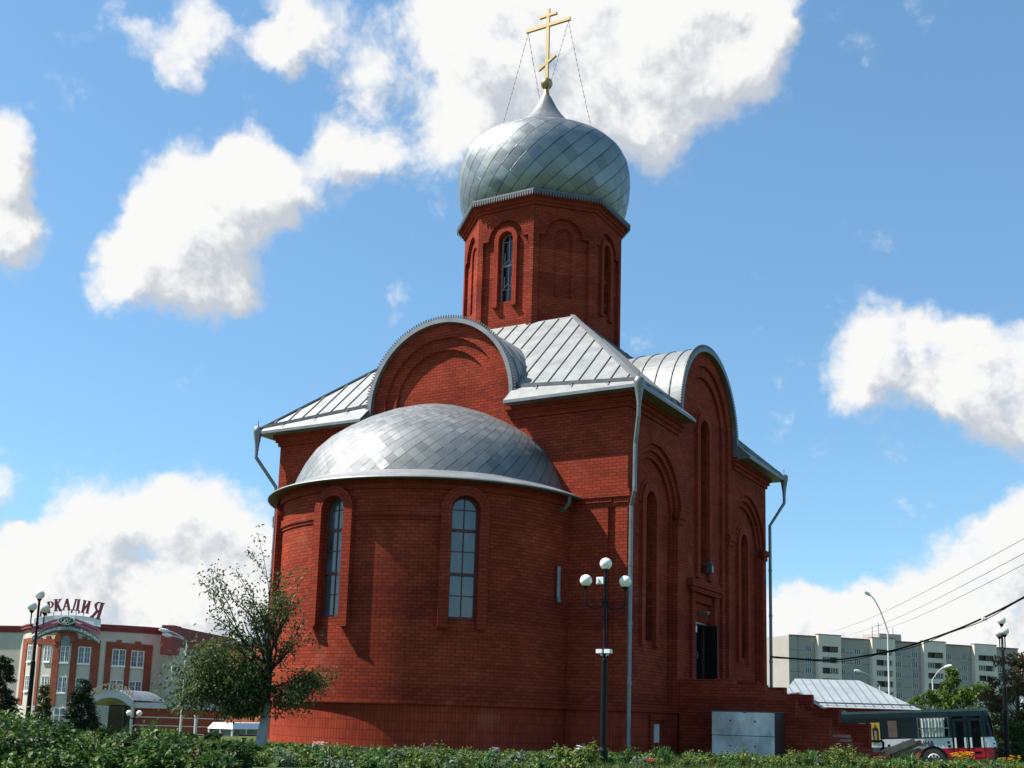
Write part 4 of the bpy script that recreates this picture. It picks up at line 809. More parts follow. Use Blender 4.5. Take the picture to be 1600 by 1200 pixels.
# ------------------------------------------------------------------ lamps
def globe_lamp(px, D, py_top, ang, label, extras=False, gr=.14, spread=.45):
    g = gp(px, D); top = at(px+(6 if extras else 4), py_top, D); H = top.z-g.z; t = empty('globe_lamp', (g.x, g.y, g.z), 0, label, 'street lamp', 'three globe lamps')
    P = lambda x, y, z: Vector((g.x+x, g.y+y, g.z+z))
    p = MB(); p.tube([P(0, 0, -.3), P(0, 0, H*.50), P(0, 0, H*.515), P(0, 0, H*.53), P(0, 0, H-.22)], [.075, .07, .07, .042, .036], 12); p.build('pole', M['black'], t)
    b = MB(); b.lathe([(.11, 0), (.11, .35), (.08, .42)], (0, 0), 12); b.v = [tuple(P(*q)) for q in b.v]; b.build('base', M['black'], t)
    c, s = math.cos(ang), math.sin(ang); za = H-.92
    for (dx, dz, up) in ((-1, 0, .36), (1, -.02, .36), (0, 0, 0)):
        a = MB()
        if dx:
            pts = [P(0, 0, za+.02)] + [P(dx*spread*(1-math.cos(q))/1.0*c*.5*1.0, dx*spread*(1-math.cos(q))*.5*s, za-.17*math.sin(q)) for q in [PI*i/10*.5 for i in range(1, 11)]]
            pts = [P(0, 0, za+.10), P(dx*.06*c, dx*.06*s, za-.02)] + [P(dx*(spread*.5+spread*.5*math.sin(q))*c, dx*(spread*.5+spread*.5*math.sin(q))*s, za-.16*math.cos(q)) for q in [R(-60+15*i) for i in range(11)]] + [P(dx*spread*c, dx*spread*s, za+.26)]
            a.tube(pts, .02, 8); e = P(dx*spread*c, dx*spread*s, za+.26)
        else: e = P(0, 0, H-.26); a.tube([e, e+Vector((0, 0, .06))], .025, 8)
        a.lathe([(.02, 0), (.05, .03), (.075, .08), (.07, .09)], (0, 0), 12); n = len(a.v)
        for q in range(n-12*4*3, n): v = a.v[q]; a.v[q] = (v[0]+e.x, v[1]+e.y, v[2]+e.z)
        ao = a.build('arm', M['black'], t); q = MB(); q.sphere((e.x, e.y, e.z+.08+gr*.93), gr, 24, 16); q.build('globe', M['globe'], ao, smooth='all')
    if extras:
        q = MB(); q.box(-.19, -.02, -.1, .02, H-.52, H-.36); q.box(-.17, -.12, -.14, -.1, H-.5, H-.4); q.v = [tuple(P(*v)) for v in q.v]; q.build('camera_box', M['whiteframe'], t)
        for sx in (-1, 1):
            q = MB(); q.box(sx*.1-.07, sx*.1+.07, -.1, .06, H*.545, H*.545+.09); q.bar((sx*.1, 0, H*.54), (0, 0, H*.53), .03, .03); q.v = [tuple(P(*v)) for v in q.v]; q.build('floodlight', M['whiteframe'], t)
globe_lamp(943, 25.5, 872, YAW, 'black lamp post with three white globes in front of the church corner', True)
globe_lamp(46, 35, 924, YAW+1.42, 'black lamp post with three white globes in front of the hotel', False, .145, .36)
globe_lamp(1572, 38, 964.5, YAW+1.36, 'black lamp post with three white globes beside the bus front', False, .145, .42)

def street_light(px_pole, D, y_base, y_bend, head, label, mt, rad=.07, two=None, hid=None):
    g = gp(px_pole, D); bend = at(px_pole-(1 if head[0] < px_pole else -1)*.5, y_bend, D); hd = at(*head, D)
    t = empty('street_light', tuple(g), 0, label, 'street light')
    p = MB(); top = Vector((g.x, g.y, bend.z)); p.tube([g-Vector((0, 0, .3)), g.lerp(top, .5), top], [rad*1.2, rad, rad*.8], 10); p.build('pole', mt, t)
    for h in [hd] + ([at(*two, D)] if two else []):
        a = MB(); d = h-top; pts = [top + Vector((d.x*s, d.y*s, d.z*(1-(1-s)**1.8))) for s in [i/10 for i in range(10)]]; a.tube(pts, rad*.6, 8); a.build('arm', mt, t)
        e = pts[-1]; n = (Vector((d.x, d.y, d.z*.25))).normalized(); q = MB(); L_ = d.length*.08+.5*rad/.07
        q.tube([e, e+n*L_*.25, e+n*L_*.6, e+n*L_], [rad*.8, rad*1.6, rad*1.8, rad*.8], 10); q.build('lamp_head', M['whiteframe'], t, smooth=True)
post = worn('pale_lamp_post', (.55, .54, .52), .6, .0, .12, 2)
street_light(1391, 78, 1105, 985, (1357, 929), 'tall pale street light with curved arm rising behind the bus', post)
street_light(1459.5, 105, 1105, 1062, (1478, 1042), 'thin pale street light with its head to the right among the trees', post, .08)
street_light(1376, 112, 1100, 1071, (1342, 1049), 'street light leaning out from behind the metal roofed house', post, .08)
street_light(285, 88, 1145, 1001, (261, 986), 'white double armed street light in front of the hotel', post, .09, (266, 993))
def twin():
    g = gp(211, 80); t = empty('garden_lamp', tuple(g), 0, 'low garden lamp with two white globes by the hotel canopy', 'garden lamp'); z = at(211, 1121, 80).z
    p = MB(); p.tube([g, Vector((g.x, g.y, z))], .06, 8); p.build('pole', M['black'], t)
    for s in (-1, 1):
        e = Vector((g.x, g.y, z)) + r0*(s*.36); a = MB(); a.tube([(g.x, g.y, z-.1), e+Vector((0, 0, 0)), e+Vector((0, 0, .12))], .04, 6); ao = a.build('arm', M['black'], t)
        q = MB(); q.sphere((e.x, e.y, e.z+.3), .2, 16, 10); q.build('globe', M['globe'], ao, smooth='all')
twin()
def whitepost():
    g = gp(308, 82); t = empty('white_post', tuple(g), 0, 'short white post under the apple tree by the low brick wall', 'post'); m = MB(); z = at(308, 1120, 82).z
    m.tube([g, Vector((g.x, g.y, z))], .11, 10); m.build('shaft', post, t); m = MB(); m.lathe([(.15, z), (.15, z+.08), (.02, z+.2)], (g.x, g.y), 10); m.build('cap', post, t)
whitepost()
# ------------------------------------------------------------------ hotel
def hotel():
    plaster = worn('beige_render', (.53, .475, .39), .9, 0, .12, .6); rb = brick('hotel_brick', (.33, .085, .045), (.27, .065, .035), (.16, .08, .06), .26, .09, .5, .009, False)
    dkred = worn('dark_red_cornice', (.22, .035, .032), .7, 0, .15, 1.5)
    D0 = 111.; base = gp(150, D0); gzb = base.z; O = Vector((base.x, base.y, 0))
    hb = empty('hotel', (base.x, base.y, gzb), 0, 'beige and red brick hotel with a curved front and roof sign', 'hotel')
    def pt(px, D, z=0): p = at(px, hy(px), D); return Vector((p.x, p.y, z))
    def zf(px, py, D): return at(px, py, D).z
    ztop = zf(150, 985, 111)+.55; zp = ztop-.0
    # footprint of the front: flat wing, tight curve, gently curved front
    pts = [pt(-60, 117), pt(24, 115.5), pt(29, 115), pt(36, 112.6), pt(50, 110.8), pt(80, 109.6), pt(110, 109.2), pt(142, 109.4), pt(180, 110.2), pt(215, 111.2), pt(246, 112.6)]
    back = [pt(250, 135), pt(-60, 140)]
    w = MB(); 
    def wall(a, b, z0, z1, mb, off=0, u0=0):
        n = Vector((b.y-a.y, a.x-b.x, 0)).normalized()*off
        mb.poly([(a.x+n.x, a.y+n.y, z0), (b.x+n.x, b.y+n.y, z0), (b.x+n.x, b.y+n.y, z1), (a.x+n.x, a.y+n.y, z1)])
    for a, b in zip(pts[:-1], pts[1:]): wall(a, b, gzb-1, ztop-.5, w)
    for a, b in ((pts[-1], back[0]), (back[0], back[1]), (back[1], pts[0])): wall(a, b, gzb-1, ztop-.5, w)
    w.poly([(p.x, p.y, ztop-.2) for p in pts+back])
    w.build('wall', plaster, hb)
    c = MB()
    nv = [Vector((b.y-a.y, a.x-b.x, 0)).normalized() for a, b in zip(pts[:-1], pts[1:])]; vn = [nv[0]] + [(a+b).normalized() for a, b in zip(nv[:-1], nv[1:])] + [nv[-1]]
    for i in range(len(pts)-1):
        for (o, z0, z1) in ((.12, ztop-.62, ztop-.35), (.25, ztop-.35, ztop-.08), (.32, ztop-.08, ztop+.04)):
            a, b, na, nb = pts[i], pts[i+1], vn[i]*o, vn[i+1]*o
            c.poly([(a.x+na.x, a.y+na.y, z0), (b.x+nb.x, b.y+nb.y, z0), (b.x+nb.x, b.y+nb.y, z1), (a.x+na.x, a.y+na.y, z1)])
            c.poly([(a.x, a.y, z1), (a.x+na.x, a.y+na.y, z1), (b.x+nb.x, b.y+nb.y, z1), (b.x, b.y, z1)]); c.poly([(a.x, a.y, z0), (b.x, b.y, z0), (b.x+nb.x, b.y+nb.y, z0), (a.x+na.x, a.y+na.y, z0)])
    c.build('cornice', dkred, hb)
    # a frame on the front at column px: local frame tangent to the polyline
    pxs = [-60, 24, 29, 36, 50, 80, 110, 142, 180, 215, 246]
    def loc(px):
        i = max(0, min(len(pxs)-2, sum(1 for q in pxs if q <= px)-1)); t_ = (px-pxs[i])/(pxs[i+1]-pxs[i]); p = pts[i].lerp(pts[i+1], t_); e = (pts[i+1]-pts[i]).normalized(); n = Vector((e.y, -e.x, 0)); D = (p-CP).dot(fw); return p, e, n
    def T_at(px): p, e, n = loc(px); return lambda u, v, d: Vector((p.x, p.y, 0)) + e*u + n*d + Vector((0, 0, v))
    Z = lambda py: at(110, py, 109.2).z - .0          # heights read on the centre line
    rows = [(1009, 1035), (1058, 1083)]; cols = [(40, 4.5), (67.5, 7.2), (95, 7.6), (125, 9.2), (179.5, 10), (208.5, 9.8)]
    gw = worn('hotel_pane', (.13, .155, .165), .15, 0, .5, 1.2)
    for (ya, yb) in rows:
        for (px, hw) in cols:
            T = T_at(px); W2 = hw/16.2 if px > 50 else .55; z0, z1 = Z(yb+.03*(px-110)), Z(ya+.03*(px-110)); f = MB()
            def bx(a, b, c_, d_, e0, e1): f.box(a, b, c_, d_, e0, e1, lambda x, y, z: T(x, y, z))
            bx(-W2-.05, W2+.05, z0-.14, z0-.02, 0, .16); bx(-W2, -W2+.06, z0, z1, 0, .06); bx(W2-.06, W2, z0, z1, 0, .06); bx(-W2+.06, W2-.06, z1-.06, z1, 0, .06); bx(-W2+.06, W2-.06, z0-.02, z0+.05, 0, .06); bx(-.05, .05, z0+.07, z1-.08, 0, .065)
            for s in (.33, .66): zz_ = z0+(z1-z0)*s; bx(-W2+.08, W2-.08, zz_-.012, zz_+.012, 0, .05)
            for s in (-.5, .5): bx(W2*s-.012, W2*s+.012, z0+.07, z1-.08, 0, .045)
            fo = f.build('window', M['whiteframe'], hb); g = MB(); g.box(-W2+.04, W2-.04, z0, z1-.04, .005, .02, lambda x, y, z: T(x, y, z)); g.build('pane', gw, fo)
    # red brick framework round the windows
    def strip(pa, pb, ya, yb, d=.10):
        k = MB(); n = max(1, int(abs(pb-pa)/8))
        for i in range(n):
            a, b = pa+(pb-pa)*i/n, pa+(pb-pa)*(i+1)/n; A, ea, na = loc(a+.01); B, eb, nb = loc(b-.01); na = (na+nb).normalized()
            q = lambda P, z, dd: (P.x+na.x*dd, P.y+na.y*dd, z)
            sk = lambda px: .03*(px-110)
            za0, za1, zb0, zb1 = Z(yb+sk(a)), Z(ya+sk(a)), Z(yb+sk(b)), Z(ya+sk(b))
            k.poly([q(A, za0, d), q(B, zb0, d), q(B, zb1, d), q(A, za1, d)])
            k.poly([q(A, za1, d), q(B, zb1, d), q(B, zb1, 0), q(A, za1, 0)]); k.poly([q(A, za0, 0), q(B, zb0, 0), q(B, zb0, d), q(A, za0, d)])
            if i == 0: k.poly([q(A, za0, 0), q(A, za0, d), q(A, za1, d), q(A, za1, 0)])
            if i == n-1: k.poly([q(B, zb0, d), q(B, zb0, 0), q(B, zb1, 0), q(B, zb1, d)])
        k.build('brick_pier', rb, hb)
    for (a, b) in ((29, 35), (45, 57), (76, 86.5), (104.5, 114.5), (136, 149), (158, 168), (190, 198), (220, 231)): strip(a, b, 1004, 1105 if a < 150 else 1090)
    for (a, b, y0, y1) in ((29, 57, 997, 1006), (50, 80, 999, 1008), (80, 110, 985, 1004), (110, 149, 997, 1008), (158, 231, 998, 1008), (64, 70, 994, 999), (120, 127, 993, 997), (174, 182, 994, 998), (203, 212, 994, 998)): strip(a, b, y0, y1, .115)
    T = T_at(95); a = MB(); zc = Z(1000); a.band(0, zc-.1, zc, .52, 1.25, .0, .14, T, 14); a.build('arched_hood', rb, hb)
    a = MB(); a.plate(arched(0, zc-.5, zc, .5), [], .12, .13, T); a.build('arched_light', gw, hb)
    for px in (95, 125, 67): 
        T = T_at(px); f = MB(); z0, z1 = Z(1136), Z(1106); f.box(-.6, .6, z0, z1, .0, .05, lambda x, y, z: T(x, y, z)); fo = f.build('shop_window', M['whiteframe'], hb)
        for s in (-1, 1): g = MB(); g.box(s*.3-.24, s*.3+.24, z0+.1, z0+(z1-z0)*.58, .04, .06, lambda x, y, z: T(x, y, z)); g.box(s*.3-.24, s*.3+.24, z0+(z1-z0)*.64, z1-.1, .04, .06, lambda x, y, z: T(x, y, z)); g.build('pane', gw, fo)
    # roof sign
    T = T_at(98); sg = MB(); ar = lambda u, v0: v0 - .028*u*u
    zs = Z(969)
    pink = worn('pink_red_ribbon', (.45, .13, .19), .6, 0, .1, 3); grn = worn('dark_green_sign', (.02, .075, .08), .5, 0, .1, 3); cream = worn('cream_lettering', (.62, .62, .50), .6); maro = worn('maroon_letters', (.17, .02, .045), .5, 0, .1, 3)
    R8 = lambda u, v, d: T(u, v, d)
    fr = MB()
    for i in range(24):
        u0, u1 = -3.6+7.2*i/24, -3.6+7.2*(i+1)/24
        fr.poly([R8(u0, ar(u0, zs-.2), .5), R8(u1, ar(u1, zs-.2), .5), R8(u1, ar(u1, zs+.55), .5), R8(u0, ar(u0, zs+.55), .5)])
    so_ = fr.build('sign_board', M['white'], hb)
    for s in (-1, 1):
        for k, (o, wd_) in enumerate(((.0, .26), (-.36, .3))):
            q = MB()
            for i in range(16):
                a0, a1 = .9+2.75*i/16, .9+2.75*(i+1)/16; f_ = lambda a: zs+.12+o-.02*a*a-.26*(a-.9)
                q.poly([R8(s*a0, f_(a0)-wd_/2, .56), R8(s*a1, f_(a1)-wd_/2, .56), R8(s*a1, f_(a1)+wd_/2, .62), R8(s*a0, f_(a0)+wd_/2, .62)][::s])
            q.build('ribbon', pink, so_)
    q = MB(); q.plate([(.92*math.cos(a), zs+.02+.42*math.sin(a)) for a in [2*PI*i/28 for i in range(28)]], [], .55, .72, R8); q.build('emblem_rim', cream, so_)
    q = MB(); q.plate([(.82*math.cos(a), zs+.02+.34*math.sin(a)) for a in [2*PI*i/28 for i in range(28)]], [], .70, .75, R8); q.build('emblem', grn, so_)
    q = MB(); cv = lambda f_, n, r=.03: q.tube([R8(*f_(i/n), .78) for i in range(n+1)], r, 5)
    cv(lambda t: (-.62+.5*t+.09*math.sin(9*t), zs+.02+.2*math.sin(7*t)), 24); cv(lambda t: (-.12+.28*t+.05*math.sin(12*t), zs-.12+.33*t+.06*math.cos(9*t)), 20); cv(lambda t: (.15+.42*t, zs+.02+.2*math.sin(6.5*t+2)), 24); cv(lambda t: (-.14+.3*t, zs-.22+.02*math.sin(6*t)), 10)
    q.build('emblem_monogram', cream, so_)
    q = MB(); zb_ = zs-.72
    ag = lambda u: zb_ - .092*u*u
    for i in range(26):
        u0, u1 = -3.55+7.1*i/26, -3.55+7.1*(i+1)/26
        q.poly([R8(u0, ag(u0)-.28, .62), R8(u1, ag(u1)-.28, .62), R8(u1, ag(u1)+.28, .62), R8(u0, ag(u0)+.28, .62)]); q.poly([R8(u0, ag(u0)-.28, .5), R8(u1, ag(u1)-.28, .5), R8(u1, ag(u1)-.28, .62), R8(u0, ag(u0)-.28, .62)])
    ab = q.build('arc_board', grn, so_)
    q = MB(); add_text(q, 'ГОСТИНИЧНО-РАЗВЛЕКАТЕЛЬНЫЙ КОМПЛЕКС', .34, lambda x, y, z: R8(x*.93, ag(x*.93)-.12+y, .63+z), .01, .006); q.build('arc_lettering', cream, ab)
    # serif letters standing on the roof edge
    GL = {'А': ([(.04,0,.36,1,.10),(.36,1,.70,0,.19),(.17,.32,.56,.32,.08),(-.08,.03,.18,.03,.06),(.5,.03,.86,.03,.06)], .8),
          'Р': ([(.16,0,.16,1,.19),(.1,.96,.45,.96,.08),(.45,.96,.60,.86,.1),(.60,.86,.62,.66,.16),(.62,.66,.45,.48,.1),(.45,.48,.16,.46,.08),(-.02,.03,.36,.03,.06),(-.02,.97,.2,.97,.06)], .72),
          'К': ([(.16,0,.16,1,.19),(.2,.46,.58,.92,.1),(.3,.56,.66,0,.19),(-.02,.03,.34,.03,.06),(-.02,.97,.34,.97,.06),(.48,.96,.74,.96,.07),(.5,.03,.8,.03,.06)], .78),
          'Д': ([(.14,.05,.3,1,.10),(.60,.05,.60,1,.19),(.2,.97,.74,.97,.07),(-.02,.06,.82,.06,.09),(.02,-.2,.02,.06,.09),(.8,-.2,.8,.06,.09)], .84),
          'И': ([(.16,0,.16,1,.18),(.62,0,.62,1,.18),(.18,.1,.6,.9,.09),(-.02,.03,.32,.03,.06),(-.02,.97,.32,.97,.06),(.46,.03,.8,.03,.06),(.46,.97,.8,.97,.06)], .84),
          'Я': ([(.56,0,.56,1,.19),(.6,.96,.28,.96,.08),(.28,.96,.12,.86,.1),(.12,.86,.12,.66,.16),(.12,.66,.3,.48,.1),(.3,.48,.56,.47,.08),(.36,.48,.1,.04,.16),(-.06,.03,.2,.03,.06),(.4,.03,.74,.03,.06),(.4,.97,.74,.97,.06)], .76)}
    word = 'АРКАДИЯ'; us = [-2.62, -1.86, -1.10, -.2, .78, 1.80, 2.98]; hs_ = [1.1, 1.15, 1.2, 1.12, 1.15, 1.25, 1.62]
    for ch, u, h in zip(word, us, hs_):
        st, wd_ = GL[ch]; q = MB(); rot = -.075*u; vb = zs+1.02-.085*u*u
        def LT(x, y): X = (x-wd_/2)*h*.86; Y = y*h; return R8(u+X*math.cos(rot)-Y*math.sin(rot), vb+X*math.sin(rot)+Y*math.cos(rot), .5)
        _, e_, n_ = loc(98)
        for (x0, y0, x1, y1, w_) in st: q.bar(LT(x0, y0), LT(x1, y1), w_*h*.9, .16, n_)
        q.build('letter', maro, so_)
    for i in range(9):
        u = -3.2+.8*i; q = MB(); q.bar(R8(u, ar(u, zs+.3), .4), R8(u, max(ar(u, zs+.35), zs+1.05-.085*u*u), .4), .05, .05); q.build('sign_strut', M['pipe'], so_)
    # side wing with a dark red parapet and a projecting red corner block
    A, B = pt(264, 110.5), pt(357, 127); zt2 = ztop+.0
    w2 = MB(); wall(A, B, gzb-1, zt2-1.9, w2); wall(pt(246, 112.6), A, gzb-1, zt2-.3, w2, .0); wall(B, pt(357, 140), gzb-1, zt2-1.9, w2); w2.build('side_wall', plaster, hb)
    w2 = MB(); wall(A, B, zt2-1.9, zt2+.1, w2, .12); wall(pt(246, 112.5), A, zt2-.6, zt2+.05, w2, .2); w2.poly([(A.x, A.y, zt2+.1), (B.x, B.y, zt2+.1), (back[0].x, back[0].y, zt2+.1), (pts[-1].x, pts[-1].y, zt2+.1)]); w2.build('parapet', dkred, hb)
    p = pt(262, 109.4); q = MB(); e = (B-A).normalized(); n = Vector((e.y, -e.x, 0)); zb2 = zf(270, 1022, 109)
    q.prism([(p.x, p.y), (p.x+e.x*1.9, p.y+e.y*1.9), (p.x+e.x*1.9-n.x*1.2, p.y+e.y*1.9-n.y*1.2), (p.x-n.x*1.2, p.y-n.y*1.2)], zb2, None, zt2+.15); q.build('corner_block', dkred, hb)
    # restaurant entrance: arched canopy on posts, flat roof, low brick wall
    D2 = 98.; P = lambda px, py, d=0: at(px, py, D2+d)
    cn = worn('pale_canopy', (.50, .51, .50), .7, 0, .1, 1.5)
    q = MB(); cx = at(172, 1100, D2); e = r0; nrm = Vector((e.y, -e.x, 0)); zc = at(172, 1103, D2).z; TC = lambda u, v, d: Vector((cx.x, cx.y, 0)) + e*u + nrm*d + Vector((0, 0, v))
    top = lambda u: 1.28*(1-(u/2.45)**2)+.12; K = 22
    for i in range(K):
        u0, u1 = -2.0+4.0*i/K, -2.0+4.0*(i+1)/K; lo = lambda u: max(.0, .72*(1-(u/1.75)**2))
        q.poly([TC(u0, zc+lo(u0), 0), TC(u1, zc+lo(u1), 0), TC(u1, zc+top(u1), 0), TC(u0, zc+top(u0), 0)])
        q.poly([TC(u0, zc+top(u0), 0), TC(u1, zc+top(u1), 0), TC(u1, zc+top(u1), -9), TC(u0, zc+top(u0), -9)]); q.poly([TC(u0, zc+lo(u0), -9), TC(u1, zc+lo(u1), -9), TC(u1, zc+lo(u1), 0), TC(u0, zc+lo(u0), 0)])
    q.build('canopy', cn, hb)
    q = MB()
    for i in range(K):
        u0, u1 = -2.05+4.1*i/K, -2.05+4.1*(i+1)/K; q.poly([TC(u0, zc+top(u0)+.03, -.25), TC(u1, zc+top(u1)+.03, -.25), TC(u1, zc+top(u1)+.03, -9), TC(u0, zc+top(u0)+.03, -9)])
    q.build('canopy_shade_sheet', worn('shade_toned_canopy', (.20, .225, .24), .6, .2, .2, 1), hb)  # roof shading put into the colour of a darker sheet over the canopy
    q = MB(); z1, z2 = at(210, 1106, D2).z, at(210, 1101, D2).z; q.box(2.0, 6.2, z1-.0, z2+.05, -9, -.15, lambda x, y, z: TC(x, y, z)) if 0 else q.prism([tuple(TC(2.0, 0, -.1).xy), tuple(TC(6.3, 0, -.1).xy), tuple(TC(6.3, 0, -9).xy), tuple(TC(2.0, 0, -9).xy)], z1, None, z2+.2); q.build('canopy_roof', cn, hb)
    gz0 = gp(172, D2).z
    for u in (-1.95, 1.95): q = MB(); b = TC(u, 0, -.1); q.tube([(b.x, b.y, gz0-.5), (b.x, b.y, zc+.02)], .16, 10); q.build('canopy_post', cn, hb)
    q = MB(); q.prism([tuple(TC(2.1, 0, -.4).xy), tuple(TC(11., 0, -.4).xy), tuple(TC(11., 0, -1.).xy), tuple(TC(2.1, 0, -1.).xy)], gz0-1, None, z1); lw = q.build('low_wall', rb, hb)
    for z in (z1-.75, z1-1.45, z1-2.1): q = MB(); a, b = TC(2.12, z, -.38), TC(10.98, z, -.38); q.bar(a, b, .04, .06); q.build('white_stripe', M['white'], lw)
    q = MB(); q.prism([tuple(TC(-1.8, 0, -5).xy), tuple(TC(1.9, 0, -5).xy), tuple(TC(1.9, 0, -5.3).xy), tuple(TC(-1.8, 0, -5.3).xy)], gz0-.5, None, zc+.1); q.build('entrance_screen', M['darkglass'], hb)
    tan = worn('tan_letters', (.60, .49, .29), .6)
    q = MB(); add_text(q, 'РЕСТОРАН', .78, lambda x, y, z: TC(x*.9+.1, zc+top(x*.85)-.02+y, .05+z), .06, .015); q.build('canopy_lettering', tan, hb)
hotel()

# ------------------------------------------------------------------ other buildings
def brick_hall():
    D = 84.; b = gp(390, D); o = empty('brick_building', tuple(b), 0, 'orange red brick building seen between the apple tree and the apse', 'building')
    rb = brick('orange_brick', (.40, .11, .045), (.33, .085, .04), (.2, .09, .06), .26, .09, .5, .01, False)
    A = at(352, 1100, D+6); B = at(470, 1100, D); n = Vector((0, 8, 0)); zt = at(380, 1003, D+3).z
    q = MB(); q.prism([(A.x, A.y), (B.x, B.y), (B.x+n.x, B.y+n.y), (A.x+n.x, A.y+n.y)], b.z-1, None, zt); q.build('wall', rb, o)
    q = MB(); d = (B-A).normalized()*.2; q.prism([(A.x-d.x, A.y-d.y-.2), (B.x+d.x, B.y+d.y-.2), (B.x+n.x, B.y+n.y), (A.x+n.x, A.y+n.y)], zt, None, zt+.22); q.build('roof_edge', M['dark_metal'], o)
    for t in (.12, .42): 
        p = A.lerp(B, t); e = (B-A).normalized(); nn = Vector((e.y, -e.x, 0)); T = lambda u, v, dd: Vector((p.x, p.y, 0))+e*u+nn*dd+Vector((0, 0, v)); z = at(390, 1070, D).z
        f = MB(); f.box(-.6, .6, z-.9, z+.7, -.02, .05, lambda x, y, w_: T(x, y, w_)); fo = f.build('window', M['whiteframe'], o); g = MB(); g.box(-.52, .52, z-.82, z+.62, .04, .06, lambda x, y, w_: T(x, y, w_)); g.build('pane', M['darkglass'], fo)
brick_hall()

def roof_house():
    D = 72.; c = gp(1320, D); o = empty('small_house', tuple(c), 0, 'low brick house with a pale sheet metal hip roof behind the bus', 'house')
    z = lambda px, py: at(px, py, D).z
    ze_, zr_ = z(1330, 1106), z(1300, 1057)
    x = lambda px, d=0: at(px, hy(px), D+d)
    a, b, c2, d2 = x(1208), x(1441), x(1441, 9), x(1208, 9); ra, rb_ = x(1243, 4.5), x(1344, 4.5)
    v = lambda p, zz_: Vector((p.x, p.y, zz_)); mb = MB()
    rfm = worn('pale_sheet_roof', (.42, .45, .45), .5, .4, .1, .8)
    mb.poly([v(a, ze_), v(b, ze_), v(rb_, zr_), v(ra, zr_)]); mb.poly([v(b, ze_), v(c2, ze_), v(rb_, zr_)]); mb.poly([v(c2, ze_), v(d2, ze_), v(ra, zr_), v(rb_, zr_)]); mb.poly([v(d2, ze_), v(a, ze_), v(ra, zr_)])
    mb.use(1); n_ = 16
    for i in range(1, n_):
        t = i/n_; p = v(a, ze_).lerp(v(b, ze_), t); L1 = (b-a).length; u = L1*t; ua = (ra-a).dot((b-a).normalized()); ub = (rb_-a).dot((b-a).normalized()); up = (v(ra, zr_)-v(a, ze_)) - (b-a).normalized()*ua
        k = min(1, u/ua, (L1-u)/(L1-ub)); mb.bar(p+up*.04+Vector((0, -.02, .03)), p+up*k*.97+Vector((0, -.02, .03)), .05, .07)
    mb.build('roof', [rfm, M['seam']], o)
    g = MB(); g.bar(v(a, ze_+.28)+Vector((0, .35, 0)), v(b, ze_+.28)+Vector((0, .35, 0)), .05, .09); g.build('roof_gutter', M['seam'], o)
    w_ = MB(); i_ = .5; e = (b-a).normalized(); nn = Vector((-e.y, e.x, 0)); q = [a+e*i_+nn*i_, b-e*i_+nn*i_, c2-e*i_-nn*i_, d2+e*i_-nn*i_]; w_.prism([(p.x, p.y) for p in q], c.z-1, None, ze_-.02); w_.build('wall', M['brick'], o)
    # gabled porch of the house
    p = x(1268, -2.2); gw_ = MB(); z0, z1, z2 = z(1265, 1118), z(1265, 1098), z(1262, 1086); f = lambda u, dd, zz_: Vector((p.x, p.y, 0))+e*u+nn*dd+Vector((0, 0, zz_))
    gw_.poly([f(-1.3, 0, z0-2), f(.5, 0, z0-2), f(.5, 0, z1), f(-.6, 0, z2), f(-1.3, 0, z2)]); gw_.poly([f(.5, 0, z0-2), f(.5, 4, z0-2), f(.5, 4, z1), f(.5, 0, z1)]); gw_.build('porch_wall', M['brick_trim'], o)
    r_ = MB(); r_.poly([f(-.8, -.3, z2+.1), f(1.3, -.3, z1-.6), f(1.3, 4, z1-.6), f(-.8, 4, z2+.1)]); r_.poly([f(-.8, -.3, z2+.1), f(-.8, -.3, z2-.05), f(1.3, -.3, z1-.75), f(1.3, -.3, z1-.6)]); r_.build('porch_roof', rfm, o)
roof_house()

